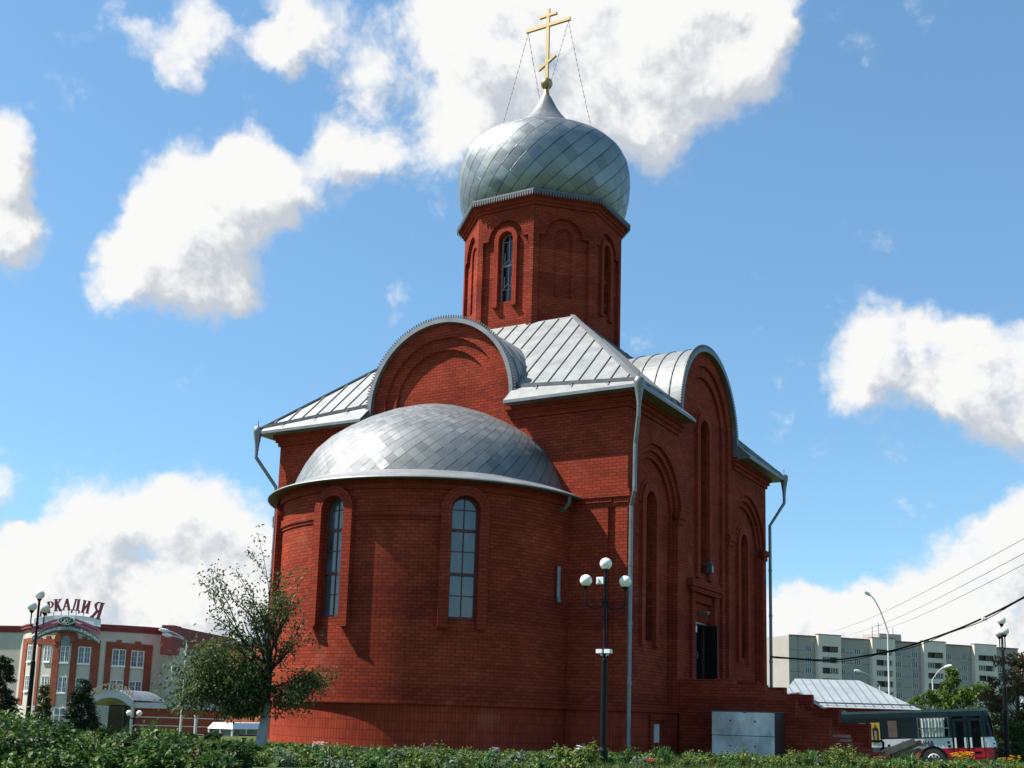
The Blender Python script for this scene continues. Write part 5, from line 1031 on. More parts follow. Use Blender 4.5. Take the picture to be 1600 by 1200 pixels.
def apartments():
    D = 290.; A = at(1234, hy(1234), D); B = at(1596, hy(1596), D+26); ez = Vector((0, 0, 1)); e = (B-A); Lx = e.length; e.normalize(); n = Vector((e.y, -e.x, 0))
    gb = -4.; o = empty('apartment_block', (A.x, A.y, gb), 0, 'long grey panel apartment block with beige balcony towers', 'apartment block')
    T = lambda u, v, d: Vector((A.x, A.y, 0))+e*u+n*d+ez*v
    def uof(px): r = ray(px, hy(px)); # intersect with facade plane
    def uof(px):
        r = ray(px, hy(px)); t = ((A-CP).dot(n))/r.dot(n); p = CP+r*t; return (p-A).dot(e)
    zt = at(1240, 991, D).z; fl = 2.78
    grey = worn('grey_panel', (.37, .325, .285), .9, 0, .14, .12); beige = worn('beige_panel', (.72, .60, .495), .9, 0, .1, .15); dk = worn('panel_joint', (.12, .115, .10), .9)
    lt = worn('sun_toned_end_panel', (.66, .60, .52), .9, 0, .1, .15)  # paler than the front: sunlight on the end wall put into its colour
    w_ = MB(); w_.prism([tuple(T(0, 0, 0).xy), tuple(T(Lx, 0, 0).xy), tuple(T(Lx, 0, -12).xy), tuple(T(0, 0, -12).xy)], gb-3, None, zt); w_.build('wall', grey, o)
    w_ = MB(); k = T(0, 0, -.05); w2 = at(1198, hy(1198), D+14); w_.prism([tuple(k.xy), tuple((T(.3, 0, -12)).xy), tuple(w2.xy)][::1], gb-3, None, zt-.3); w_.build('end_wall', lt, o)
    ee = (Vector((w2.x, w2.y, 0))-Vector((k.x, k.y, 0))); j = MB()
    en = Vector((ee.y, -ee.x, 0)).normalized(); en = en if en.dot(CP-k) > 0 else -en
    P = Vector((k.x, k.y, 0))+ee*.48+en*.06; j.bar(P+ez*gb, P+ez*(zt-.4), .45, .12, en)
    j.build('end_dark_strip', dk, o)  # dark strip laid on the end wall, nothing sunk into it
    # floors, parapet and joints
    q = MB(); q.bar(T(0, zt+.12, .12), T(Lx, zt+.12, .12), .5, .24); q.build('parapet_edge', dk, o)
    q = MB()
    for i in range(1, 9): q.bar(T(0, zt-.9-fl*i, .0), T(Lx, zt-.9-fl*i, .0), .03, .10)
    for px in (1248, 1430): u = uof(px); q.bar(T(u, gb, .0), T(u, zt, .0), .03, .2)
    q.build('panel_joint', dk, o)
    # beige balcony towers
    pane = mat('flat_pane', (.05, .058, .066), .15, 0, .4); win_src = {}
    nwin = 0
    for (pa, pb) in ((1276, 1312), (1361, 1397), (1442, 1477), (1522, 1557)):
        u0, u1 = uof(pa), uof(pb); tw = MB(); ztw = zt+.55; m = (u1-u0)
        op = []
        tops = [zt-2.35-fl*i for i in range(7)]
        for i, z in enumerate(tops): op.append([(u0+m*.17, z-1.55), (u1-m*.13, z-1.55), (u1-m*.13, z), (u0+m*.17, z)])
        tw.plate([(u0, gb), (u1, gb), (u1, ztw), (u0, ztw)], op, 0, 1.3, T)
        tw.build('balcony_tower', beige, o)
        tc = MB(); tc.bar(T(u0-.1, ztw+.1, .65), T(u1+.1, ztw+.1, .65), 1.5, .2); tc.build('tower_cap', dk, o)
        for i, z in enumerate(tops[:6]):
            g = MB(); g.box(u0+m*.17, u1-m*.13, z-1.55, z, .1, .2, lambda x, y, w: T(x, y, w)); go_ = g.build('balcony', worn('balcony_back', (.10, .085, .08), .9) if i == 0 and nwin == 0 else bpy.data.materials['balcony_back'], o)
            s0 = u0+m*.17+(0 if (i+int(pa)) % 2 else m*.36)
            f = MB(); W2 = m*.33
            for a in (0, .33, .66, 1): f.box(s0+W2*a-.05, s0+W2*a+.05, z-1.4, z-.1, .9, 1.0, lambda x, y, w: T(x, y, w))
            f.box(s0, s0+W2, z-1.45, z-1.38, .9, 1.0, lambda x, y, w: T(x, y, w)); f.box(s0, s0+W2, z-.14, z-.06, .9, 1.0, lambda x, y, w: T(x, y, w)); f.box(s0, s0+W2, z-1.4, z-.1, .86, .89, lambda x, y, w: T(x, y, w)) if 0 else None
            fo = f.build('balcony_glazing', M['white'] if (i+nwin) % 3 else M['timber'], go_); nwin += 1
            p_ = MB(); p_.box(s0+.05, s0+W2-.05, z-1.4, z-.1, .82, .86, lambda x, y, w: T(x, y, w)); p_.build('balcony_pane', pane, go_)
    q = MB(); ua, ub = uof(1385), uof(1420); q.prism([tuple(T(ua, 0, -2).xy), tuple(T(ub, 0, -2).xy), tuple(T(ub, 0, -9).xy), tuple(T(ua, 0, -9).xy)], zt-.1, None, zt+2.2); q.build('roof_room', grey, o)
    q = MB()
    for px, h in ((1378, 4), (1388, 5.2), (1411, 4.0)): u = uof(px); q.tube([T(u, zt, -3), T(u, zt+h, -3)], .08, 5); 
    for px, h in ((1388, 4.4),): u = uof(px); q.bar(T(u-1.2, zt+h, -3), T(u+1.2, zt+h, -3), .06, .06)
    q.build('aerial', M['dark_metal'], o)
    # windows of the grey stretches: one source, copies share its mesh
    f = MB(); 
    for a in (-.98, -.33, .33, .98): f.box(a-.06, a+.06, -.7, .7, .0, .08)
    f.box(-1.03, 1.03, -.76, -.68, .0, .14)
    g = MB(); g.box(-1., 1., -.7, .68, .0, .03)
    def local(mb): mb.v = [tuple(Vector((e.x*x+n.x*w, e.y*x+n.y*w, z))) for (x, z, w) in mb.v]
    local(f); local(g); src = f.build('window', M['white'], o, world=False); pn = g.build('pane', pane, src, world=False)
    first = True
    for px in (1264, 1317.5, 1342, 1406, 1432, 1486, 1510, 1564):
        for i in range(6):
            if (px in (1406,) and i > 5): continue
            p = T(uof(px), zt-3.3-fl*i, .01)-Vector((A.x, A.y, gb))
            if first: src.location = p; first = False
            else: c = copy_tree(src, o); c.location = p
apartments()
# ------------------------------------------------------------------ vehicles by the hotel
def minibus():
    D = 66.; x0, x1 = 342, 386; g = gp(364, D); o = empty('minibus', tuple(g), 0, 'small white bus parked behind the trunk of the apple tree', 'bus')
    k = D/1775; e = (r0*math.cos(1.12)+Vector((-r0.y, r0.x, 0))*math.sin(1.12)); n = Vector((e.y, -e.x, 0)); T = lambda x, y, z: Vector((g.x, g.y, 0))+e*x-n*y+Vector((0, 0, z))
    zt = at(362, 1129, D).z; zb = zt-2.15
    def bx(name, a, m, p=o, *more):
        q = MB()
        for b in (a,)+more: q.box(*b, T)
        return q.build(name, m, p)
    wht = worn('white_van_paint', (.72, .73, .74), .35, 0, .08, 2)
    bx('body', (-1.0, 4.6, -.9, .9, zb+.25, zb+1.05), wht); bx('pillars', (-.98, -.9, -.88, -.8, zb+1.05, zt-.35), wht, o, (-.98, -.9, .8, .88, zb+1.05, zt-.35), (4.5, 4.58, -.88, -.8, zb+1.05, zt-.35), (4.5, 4.58, .8, .88, zb+1.05, zt-.35), (.2, .28, -.9, -.86, zb+1.05, zt-.35), (1.6, 1.68, -.9, -.86, zb+1.05, zt-.35), (3, 3.08, -.9, -.86, zb+1.05, zt-.35), (-.99, -.95, -.03, .03, zb+1.05, zt-.35))
    bx('windows', (-.93, 4.5, -.85, .85, zb+1.04, zt-.34), M['glass'])
    q = MB(); q.prism([tuple(T(-1.02, -.9, 0).xy), tuple(T(4.6, -.9, 0).xy), tuple(T(4.6, .9, 0).xy), tuple(T(-1.02, .9, 0).xy)], zt-.35, [tuple(T(-.8, -.7, 0).xy), tuple(T(4.5, -.7, 0).xy), tuple(T(4.5, .7, 0).xy), tuple(T(-.8, .7, 0).xy)], zt); q.build('roof', wht, o)
    for s in (-.6, .6): q = MB(); q.tube([T(-1.0, s, zb+.72), T(-1.04, s, zb+.72)], .11, 12); q.build('headlight', M['glass'], o)
    bx('grille', (-1.03, -.98, -.35, .35, zb+.55, zb+.85), M['dark_metal']); bx('bumper', (-1.12, -1.0, -.9, .9, zb+.22, zb+.42), M['white'])
    for x in (.1, 3.4): q = MB(); q.tube([T(x, -.93, zb+.3), T(x, -.7, zb+.3)], .36, 16); q.build('wheel', M['black'], o)
minibus()
def bin_():
    D = 52.; g = gp(390, D); o = empty('waste_container', tuple(g), 0, 'grey waste container with a flat dark lid beside the apple trunk', 'container'); zt = at(388, 1148, D).z
    a = at(374, 1150, D); b = at(404, 1150, D); n = Vector((-(b-a).y, (b-a).x, 0)).normalized()
    q = MB(); q.prism([(p.x, p.y) for p in (a, b, b+n*.8, a+n*.8)], g.z-.5, None, zt-.12); q.build('body', worn('grey_bin', (.26, .25, .22), .7), o)
    q = MB(); e = (b-a).normalized()*.05; q.prism([(p.x, p.y) for p in (a-e-n*.05, b+e-n*.05, b+e+n*.85, a-e+n*.85)], zt-.12, None, zt); q.build('lid', M['black'], o)
bin_()

# ------------------------------------------------------------------ overhead lines
def cables():
    o = empty('overhead_cable', (0, D_, 5), 0, 'thick black cable slung from the church corner up to the right', 'cable'); pl = [(1204, 1026, 44.9), (1290, 1031.5, 42.5), (1350, 1025, 40.5), (1400, 1015, 39), (1450, 999.5, 37.5), (1500, 981.5, 36), (1550, 959, 34.5), (1600, 933, 33), (1660, 898, 31)]
    P = [at(*q) for q in pl]; fine = []
    for i in range(len(P)-1):
        p0, p1, p2, p3 = P[max(0, i-1)], P[i], P[i+1], P[min(len(P)-1, i+2)]
        for k in range(6): t = k/6; fine.append(.5*((2*p1)+(p2-p0)*t+(2*p0-5*p1+4*p2-p3)*t*t+(3*p1-p0-3*p2+p3)*t**3))
    fine.append(P[-1]); c = MB(); c.tube(fine, .030, 7); c.build('conductor', M['black'], o)
    c = MB(); c.tube([p+Vector((0, 0, -.055+.03*math.sin(i*.5))) for i, p in enumerate(fine)], .013, 6); c.build('support_wire', M['black'], o)
    q = MB(); p = at(1538, 967, 34.8); q.tube([p-r0*.07, p+r0*.07], .05, 8); q.build('cable_clip', M['white'], o)
    for i, (a, b, lab) in enumerate((((1298, 988), (1640, 820), 'uppermost'), ((1327, 992), (1640, 843), 'middle'), ((1360, 988), (1640, 861), 'lowest'))):
        A = at(*a, 250); B = at(*b, 75); w_ = MB(); n_ = 20; w_.tube([A.lerp(B, t/n_)-Vector((0, 0, .8*math.sin(PI*t/n_))) for t in range(n_+1)], .024, 5); k = w_.build('power_line', worn('thin_wire', (.10, .10, .11), .6) if i == 0 else bpy.data.materials['thin_wire'])
        tag(k, lab+' of the three thin wires crossing the clouds at right', 'wire', 'three thin wires')
cables()

# ------------------------------------------------------------------ plants
class Leaves:
    """collects many small folded leaves; every leaf is its own little island of two triangles"""
    def __init__(s): s.P = []
    def add(s, pos, direc, L, Wd, droop=.3, normal=None):
        n = len(pos); d = direc/np.maximum(1e-6, np.linalg.norm(direc, axis=1, keepdims=True))
        u = rng.normal(size=(n, 3)) if normal is None else normal + rng.normal(size=(n, 3))*.35
        sd_ = np.cross(d, u); sd_ /= np.maximum(1e-6, np.linalg.norm(sd_, axis=1, keepdims=True)); nn = np.cross(sd_, d)
        L = np.broadcast_to(np.asarray(L), (n,))[:, None]; Wd = np.broadcast_to(np.asarray(Wd), (n,))[:, None]
        a = pos; b = pos+d*L*.45+sd_*Wd*.5+nn*Wd*.14; c = pos+d*L-np.array([0, 0, 1])*L*droop; e = pos+d*L*.45-sd_*Wd*.5+nn*Wd*.14
        s.P.append(np.stack([a, b, c, e], 1))
    def build(s, name, m, parent=None, origin=None):
        V = np.concatenate(s.P, 0); k = len(V); V = V.reshape(-1, 3)
        if origin is not None: V = V-np.array(origin)
        f = np.arange(k)[:, None]*4 + np.array([[0, 1, 2, 0, 2, 3]]); me = bpy.data.meshes.new(name)
        me.vertices.add(len(V)); me.vertices.foreach_set('co', V.astype(np.float32).ravel()); me.loops.add(k*6); me.loops.foreach_set('vertex_index', f.astype(np.int32).ravel()); me.polygons.add(k*2); me.polygons.foreach_set('loop_start', np.arange(0, k*6, 3, dtype=np.int32)); me.polygons.foreach_set('loop_total', np.full(k*2, 3, dtype=np.int32)); me.update(calc_edges=True); me.validate()
        me.materials.append(m); o = bpy.data.objects.new(name, me); col.objects.link(o); o.parent = parent; return o
LM = dict(
  apple=leafm('apple_leaf', [(.03, .062, .016), (.06, .105, .026), (.095, .145, .04), (.17, .14, .05)], .5, .42),
  currant=leafm('currant_leaf', [(.018, .05, .010), (.042, .10, .016), (.075, .15, .025), (.15, .19, .035)]),
  currant_dark=leafm('dark_currant_leaf', [(.010, .032, .008), (.022, .06, .012), (.04, .09, .018), (.07, .12, .025)]),
  currant_yellow=leafm('yellowish_currant_leaf', [(.03, .07, .012), (.08, .14, .02), (.17, .20, .035), (.24, .21, .045)]),
  spruce=leafm('spruce_needle', [(0.011, 0.031, 0.014), (0.020, 0.048, 0.020), (0.035, 0.063, 0.025)], .6, .1),
  larch=leafm('larch_needle', [(0.042, 0.077, 0.017), (0.084, 0.098, 0.021), (0.168, 0.105, 0.028)], .6, .2),
  birch=leafm('birch_leaf', [(0.049, 0.091, 0.017), (0.084, 0.140, 0.022), (0.140, 0.196, 0.034)]),
  rowan=leafm('rowan_leaf', [(0.028, 0.056, 0.017), (0.063, 0.091, 0.021), (0.126, 0.084, 0.025), (0.224, 0.063, 0.025), (0.098, 0.112, 0.028)]),
  herb=leafm('herb_leaf', [(0.031, 0.077, 0.014), (0.084, 0.154, 0.025), (0.168, 0.224, 0.042), (0.238, 0.238, 0.056)]),
  herb2=leafm('grey_green_leaf', [(0.084, 0.140, 0.070), (0.140, 0.196, 0.112), (0.196, 0.252, 0.140)]),
  iris=leafm('iris_blade', [(0.042, 0.119, 0.035), (0.070, 0.168, 0.042), (0.119, 0.224, 0.063)], .45),
  reddish=leafm('reddish_leaf', [(0.168, 0.070, 0.028), (0.112, 0.098, 0.028), (0.252, 0.084, 0.042)]),
  grass=leafm('grass_blade', [(0.035, 0.077, 0.014), (0.070, 0.126, 0.022), (0.154, 0.154, 0.049)]),
  plume=leafm('dry_plume', [(.32, .26, .10), (.40, .33, .14)], .8),
  yellow=leafm('yellow_petal', [(.65, .33, .01), (.75, .45, .02)], .6), white=leafm('white_petal', [(.7, .7, .68), (.75, .72, .78)], .6), red=leafm('red_petal', [(.55, .03, .02), (.6, .06, .03)], .6), pink=leafm('pink_petal', [(.6, .05, .18), (.65, .1, .25)], .6), lilac=leafm('lilac_petal', [(.42, .38, .55), (.55, .5, .62)], .6))
bark = worn('dark_bark', (.05, .042, .035), .9, 0, .35, 6, .5); lime = worn('lime_washed_bark', (.42, .43, .42), .9, 0, .25, 5, .4)
def rdir(n, up=.3): d = rng.normal(size=(n, 3)); d[:, 2] += up; return d

def limbs(mb, p, d, L, r, depth, tips, spread=.6, up=.15, minr=.006, seg=4, sph=5):
    p = np.array(p, float); d = np.array(d, float); d /= np.linalg.norm(d); pts = [p]; rad = [r]
    for i in range(seg):
        d = d + rng.normal(size=3)*.13 + np.array([0, 0, up*.25]); d /= np.linalg.norm(d); p = p + d*L/seg; pts.append(p); rad.append(max(minr, r*(1-.55*(i+1)/seg)))
        tips.append((p.copy(), d.copy(), depth))
    mb.tube(pts, rad, sph if r > .02 else 4, caps=False)
    if depth <= 0: return
    for i in range(rng.integers(2, 4)+(1 if depth > 1 else 0)):
        k = rng.integers(1, seg+1); b = pts[k]; nd = d + rng.normal(size=3)*spread; nd[2] += up
        limbs(mb, b, nd, L*rng.uniform(.55, .8), rad[k]*.72, depth-1, tips, spread, up, minr, seg, sph)

def apple_tree():
    D = 30.5; g = gp(411, D); o = empty('apple_tree', tuple(g), 0, 'apple tree with lime washed trunk and thin upper crown beside the apse', 'tree')
    h = lambda py: at(415, py, D).z; zf = h(1092)
    t = MB(); q = [Vector((g.x, g.y, g.z-.2)), Vector((g.x, g.y, g.z+.15)), at(413, 1130, D), at(416, 1092, D)]; t.tube(q, [.17, .145, .125, .12], 14); t.build('lime_washed_trunk', lime, o, smooth=True)
    b = MB(); base = at(416, 1094, D); b.tube([base, at(417, 1075, D), at(420, 1055, D)], [.117, .11, .10], 12); tips = []
    X = np.array(r0); Yd = np.array((-r0.y, r0.x, 0))
    # upper crown: long rising limbs
    for (tx, ty, dy, r) in ((345, 905, .3, .05), (380, 880, -.3, .055), (425, 868, .2, .06), (455, 890, -.2, .05), (475, 930, .3, .045), (330, 950, -.2, .045), (495, 965, -.3, .04), (400, 930, .5, .05)):
        s = at(420+rng.uniform(-3, 3), 1060+rng.uniform(-8, 14), D); e = at(tx, ty, D+dy); dv = np.array(e-s); L = np.linalg.norm(dv); limbs(b, s, dv+np.array((0, 0, -.1)), L*.55, r, 2, tips, .36, .22)
    # low heavy limbs to the left and right
    low = []
    for (tx, ty, dy, r) in ((275, 1050, -.4, .05), (290, 1085, .3, .05), (310, 1020, -.5, .05), (330, 1060, .6, .05), (350, 1030, -.3, .05), (360, 1090, -.6, .045), (300, 1110, 0, .035), (380, 1060, -.8, .04), (345, 1100, .5, .04)):
        s = at(416, 1085, D); e = at(tx, ty, D+dy); dv = np.array(e-s); L = np.linalg.norm(dv); limbs(b, s, dv+np.array((0, 0, .25)), L*.56, r, 2, low, .5, -.05)
    rt = []
    for (tx, ty, dy, r) in ((470, 1082, -.5, .035), (510, 1075, -.4, .03), (490, 1095, -.7, .028), (500, 1050, -.5, .025), (450, 1095, -.8, .025)):
        s = at(420, 1078, D); e = at(tx, ty, D+dy); dv = np.array(e-s); L = np.linalg.norm(dv); limbs(b, s, dv+np.array((0, 0, .1)), L*.56, r, 2, rt, .33, -.03)
    b.build('branches', bark, o)
    L_ = Leaves()
    def sp(lst, per, spr, lf):
        P = np.array([q[0] for q in lst if q[2] <= 1]); Dr = np.array([q[1] for q in lst if q[2] <= 1]); P = np.repeat(P, per, 0); Dr = np.repeat(Dr, per, 0); n = len(P); P = P+rng.normal(size=(n, 3))*spr; kk = P[:, 2] > h(1118)+.08*rng.normal(size=n); P = P[kk]; Dr = Dr[kk]; n = len(P); L_.add(P, Dr*.4+rdir(n, -.15), rng.uniform(.7, 1.2, n)*lf, rng.uniform(.7, 1.1, n)*lf*.55)
    sp(tips, 9, .11, .105); sp(low, 25, .22, .12); sp(rt, 9, .13, .105)
    L_.build('crown', LM['apple'], o, origin=g)
apple_tree()

def spruce(px, D, pytop, hw, label, m='spruce', dens=1., group=None, bend=0):
    g = gp(px, D); H = at(px, pytop, D).z-g.z; Rw = hw*D/1775; o = empty('spruce_tree', tuple(g), 0, label, 'spruce', group); t = MB(); t.tube([g-Vector((0, 0, .3)), g+Vector((0, 0, H*.97))], [.06+H*.012, .01], 8); t.build('trunk', bark, o)
    L_ = Leaves(); b = MB(); z = .12*H
    while z < H*.98:
        f = 1-z/H; nb = int(5+6*f)
        for k in range(nb):
            a = rng.uniform(0, 2*PI); L = Rw*(f**.8)*rng.uniform(.7, 1.12)+.08; d = np.array((math.cos(a), math.sin(a), .12-.35*f)); p0 = np.array((g.x, g.y, g.z+z+rng.uniform(-.1, .1)))
            b.tube([p0, p0+d*L*.9], [.012+.01*f, .004], 4, False); n = int((30*L/ max(.5, Rw)+10)*dens*3); t_ = rng.uniform(.1, 1, n)**.7
            P = p0+d*(t_*L)[:, None]+rng.normal(size=(n, 3))*np.array((.07, .07, .035))*(Rw/1.2); P[:, 2] -= .12*L*t_*t_
            dd = np.tile(d, (n, 1))+rng.normal(size=(n, 3))*.55; dd[:, 2] -= .15; L_.add(P, dd, .16*(.6+Rw*.35), .045*(.6+Rw*.35), .1)
        z += H*.035*rng.uniform(.8, 1.2)
    b.build('branches', bark, o); L_.build('crown', LM[m], o, origin=g)
spruce(2, 44, 1022, 34, 'dark spruce cut off by the left edge of the picture')
spruce(68, 55, 1068, 22, 'thin rusty tinged young spruce behind the left lamp post', 'larch', .8)
spruce(128, 52, 1060, 38, 'bushy dark green spruce in front of the restaurant canopy')

def crown_tree(px, D, pytop, hw, label, m, name='tree', cat='tree', n=5000, lf=.2, shape='round', base=.12, dx=0, clumps=40):
    g = gp(px, D); H = at(px, pytop, D).z-g.z; Rw = hw*D/1775; o = empty(name, tuple(g), 0, label, cat); t = MB(); tips = []
    t.tube([g-Vector((0, 0, .3)), g+Vector((.05*H*dx, 0, H*.35)), g+Vector((.06*H*dx, 0, H*.8))], [.03*H**.8, .022*H**.8, .008], 8)
    C_ = []
    for k in range(clumps):
        f = rng.uniform(base, 1); 
        if shape == 'cone': r = Rw*(1-f)**.75*1.1+.03*Rw
        else: r = Rw*math.sqrt(max(.02, 1-((f-.55)/.5)**2))
        a = rng.uniform(0, 2*PI); q = math.sqrt(rng.uniform(.15, 1)); c = np.array((g.x+r*q*math.cos(a), g.y+r*q*math.sin(a), g.z+H*f*.97)); C_.append((c, Rw*rng.uniform(.14, .30)))
        s = np.array((g.x, g.y, g.z+H*f*.7)); t.tube([s, (s+c)/2+rng.normal(size=3)*.05*Rw, c], [.012*H**.8*.5, .008*H**.8*.5, .004], 4, False)
    t.build('trunk', bark, o); L_ = Leaves()
    for (c, r) in C_:
        k = int(n/clumps*rng.uniform(.6, 1.4)); v = rng.normal(size=(k, 3)); v /= np.linalg.norm(v, axis=1, keepdims=True); rr = r*rng.uniform(.3, 1.15, k)[:, None]; L_.add(c+v*rr*np.array((1, 1, .75)), v+rdir(k, -.1)*.7, lf*rng.uniform(.7, 1.3, k), lf*.6*rng.uniform(.7, 1.2, k))
    L_.build('crown', LM[m], o, origin=g); return o
crown_tree(1488, 88, 1043, 34, 'tall pointed green tree behind the rear half of the bus front', 'birch', 'birch_tree', 'tree', 7000, .28, 'cone', .1)
crown_tree(1452, 80, 1078, 26, 'low round bush behind the thin street light', 'birch', 'round_bush', 'bush', 3500, .25)
crown_tree(1527, 74, 1068, 36, 'wide yellowish bush behind the bus windscreen', 'birch', 'spreading_bush', 'bush', 4500, .24)
crown_tree(1420, 76, 1092, 18, 'small bush at the right end of the metal roofed house', 'birch', 'small_bush', 'bush', 1500, .22)
crown_tree(1592, 43, 1018, 46, 'rowan with rusty clumps behind the right lamp post', 'rowan', 'rowan_tree', 'rowan', 9000, .13, 'round', .02, 0, 70)
crown_tree(1560, 52.5, 1118, 34, 'green shrub right in front of the bus nose', 'birch', 'green_shrub', 'shrub', 3500, .14, 'round', .0)
crown_tree(1600, 40, 1128, 32, 'dark green shrub at the foot of the rowan', 'currant', 'dark_shrub', 'shrub', 3000, .11, 'round', .0)

def shrub(px, D, pytop, hw, label, m='currant', n=1500, lf=.085, name='currant_bush', cat='bush', group=None, stems=14):
    g = gp(px, D); H = max(.25, at(px, pytop, D).z-g.z); Rw = hw*D/1775; o = empty(name, tuple(g), 0, label, cat, group); t = MB(); L_ = Leaves(); P_ = []
    for k in range(stems):
        a = rng.uniform(0, 2*PI); q = math.sqrt(rng.uniform(0, 1))*Rw; hh = H*rng.uniform(.5, 1.12)*(1-.25*(q/Rw)**2); p0 = np.array((g.x+q*.3*math.cos(a), g.y+q*.3*math.sin(a), g.z-.05)); p2 = np.array((g.x+q*math.cos(a), g.y+q*math.sin(a), g.z+hh)); p1 = (p0+p2)/2+np.array((q*.12*math.cos(a), q*.12*math.sin(a), 0)); t.tube([p0, p1, p2], [.011, .008, .004], 4, False)
        k_ = int(n/stems); s = rng.uniform(.18, 1, k_)[:, None]; c = np.where(s < .5, p0+(p1-p0)*s*2, p1+(p2-p1)*(s*2-1)); P_.append(c+rng.normal(size=(k_, 3))*np.array((.075, .075, .06))*(H/.8))
    P = np.concatenate(P_); k_ = len(P); out = P-np.array((g.x, g.y, g.z+H*.3)); out /= np.linalg.norm(out, axis=1, keepdims=True); L_.add(P, out+rdir(k_, -.1)*.9, lf*rng.uniform(.45, 1.35, k_), lf*.8*rng.uniform(.6, 1.15, k_), .25, out*.6+np.array((0, 0, .8)))
    t.build('stems', bark, o); L_.build('foliage', LM[m], o, origin=g); return o
GB = 'currant bushes of the left thicket'; LB = 'leafy green currant bush in the thicket below the hotel'
for (px, D, py, hw) in ((-20, 16, 1118, 50), (30, 17.5, 1112, 46), (82, 19, 1124, 38), (128, 17, 1146, 42), (178, 15.5, 1162, 40), (222, 18, 1139, 38), (268, 19, 1144, 34), (312, 18, 1158, 32), (110, 14.8, 1170, 42), (250, 15.5, 1160, 40), (50, 14.6, 1180, 36), (318, 16, 1172, 36), (372, 17.5, 1158, 32), (190, 20.5, 1140, 30), (5, 19, 1116, 30), (62, 16.5, 1138, 34), (352, 15.6, 1176, 32), (286, 17, 1152, 30)):
    shrub(px, D, py+rng.uniform(-5, 9), hw*rng.uniform(.75, 1.05), LB, ['currant', 'currant_dark', 'currant_dark', 'currant', 'currant_yellow'][int(px+200) % 5], n=int(rng.uniform(1000, 1500)), lf=rng.uniform(.075, .11), group=GB, stems=int(rng.uniform(9, 16)))
for (px, D, py, hw) in ((165, 30, 1137, 40), (245, 33, 1138, 40), (320, 36, 1150, 34), (30, 30, 1132, 44), (100, 31, 1136, 40), (352, 27, 1163, 34), (392, 25, 1168, 26)):
    shrub(px, D, py, hw, 'dark green bush in the row behind the currant thicket', 'currant_dark', n=1300, lf=.13, group='bushes behind the thicket', name='dark_bush', stems=12)
shrub(178, 17.2, 1120, 10, 'single tall leafy shoot standing out of the currant thicket', n=160, stems=2, name='tall_shoot', cat='shoot')
shrub(235, 17.4, 1122, 12, 'taller upright currant bush at the right of the canopy', n=330, stems=3, name='upright_bush')
shrub(306, 16.8, 1168, 13, 'reddish brown withered bush among the green currants', 'reddish', 260, .07, 'withered_bush', stems=6)
shrub(410, 21, 1176, 22, 'low grey green clump at the foot of the apple tree', 'herb2', 500, .06, 'grey_clump', 'plant')

def blades(px, D, pytop, hw, label, m='iris', n=40, wd=.035, name='iris_clump', cat='plant', group=None, out=.45):
    g = gp(px, D); H = max(.2, at(px, pytop, D).z-g.z); Rw = hw*D/1775; o = empty(name, tuple(g), 0, label, cat, group); mb = MB()
    for k in range(n):
        a = rng.uniform(0, 2*PI); q = Rw*.35*math.sqrt(rng.uniform()); p = np.array((g.x+q*math.cos(a), g.y+q*math.sin(a), g.z-.03)); a += rng.normal()*.5; l = np.array((math.cos(a), math.sin(a), 0)); sd_ = np.array((-math.sin(a), math.cos(a), 0)); L = H*rng.uniform(.6, 1.08); o_ = Rw*rng.uniform(.2, 1)*out*2; w_ = wd*rng.uniform(.7, 1.2)
        q0, q1, q2, q3 = p, p+l*o_*.25+np.array((0, 0, L*.45)), p+l*o_*.6+np.array((0, 0, L*.82)), p+l*o_+np.array((0, 0, L*rng.uniform(.8, 1.)))
        i = len(mb.v); mb.v += [tuple(q0-sd_*w_*.5), tuple(q0+sd_*w_*.5), tuple(q1+sd_*w_*.55), tuple(q1-sd_*w_*.55), tuple(q2+sd_*w_*.4), tuple(q2-sd_*w_*.4), tuple(q3)]
        mb.f += [[i, i+1, i+2, i+3], [i+3, i+2, i+4, i+5], [i+5, i+4, i+6]]; mb.uv += [None]*3
    mb.build('blades', LM[m], o); return o
def flowers(o, pts, r, m, name='flower_heads', petals=9, centre=None):
    L_ = Leaves(); P = []; Dd = []
    for p in pts:
        for k in range(petals): a = 2*PI*k/petals+rng.uniform(0, .5); P.append(p); Dd.append((math.cos(a), math.sin(a), rng.uniform(.1, .5)))
    L_.add(np.array(P, float), np.array(Dd), r, r*.55, .1, np.array((0, 0, 1.))); root = o; L_.build(name, LM[m], o, origin=o.location)
    if centre:
        c = MB(); [c.sphere(tuple(p), r*.3, 6, 4) for p in pts]; c.build('flower_centres', centre, o)
# rudbeckias by the bus
def rudbeckia(px, D, pytop, hw, label, k):
    o = shrub(px, D, pytop+5, hw, label, 'herb', 500, .06, 'rudbeckia_clump', 'flowers', 'clumps of yellow flowers', 16); g = o.location; Rw = hw*D/1775; H = max(.3, at(px, pytop, D).z-g.z)
    flowers(o, [(g.x+rng.uniform(-1, 1)*Rw, g.y+rng.uniform(-1, 1)*Rw*.7, g.z+H*rng.uniform(.62, 1.05)) for _ in range(k)], .055, 'yellow')
rudbeckia(1504, 32, 1176, 17, 'large clump of yellow flowers in front of the bus doors', 60)
rudbeckia(1583, 32, 1182, 9, 'small clump of yellow flowers right of the right lamp post', 14); rudbeckia(1566, 31.5, 1187, 6, 'few yellow flowers at the foot of the right lamp post', 7)
# dry plume
blades(146, 17.8, 1136, 16, 'dry straw coloured grass plume in front of the dark spruce', 'plume', 90, .012, 'plume_grass', 'grass', out=.35)
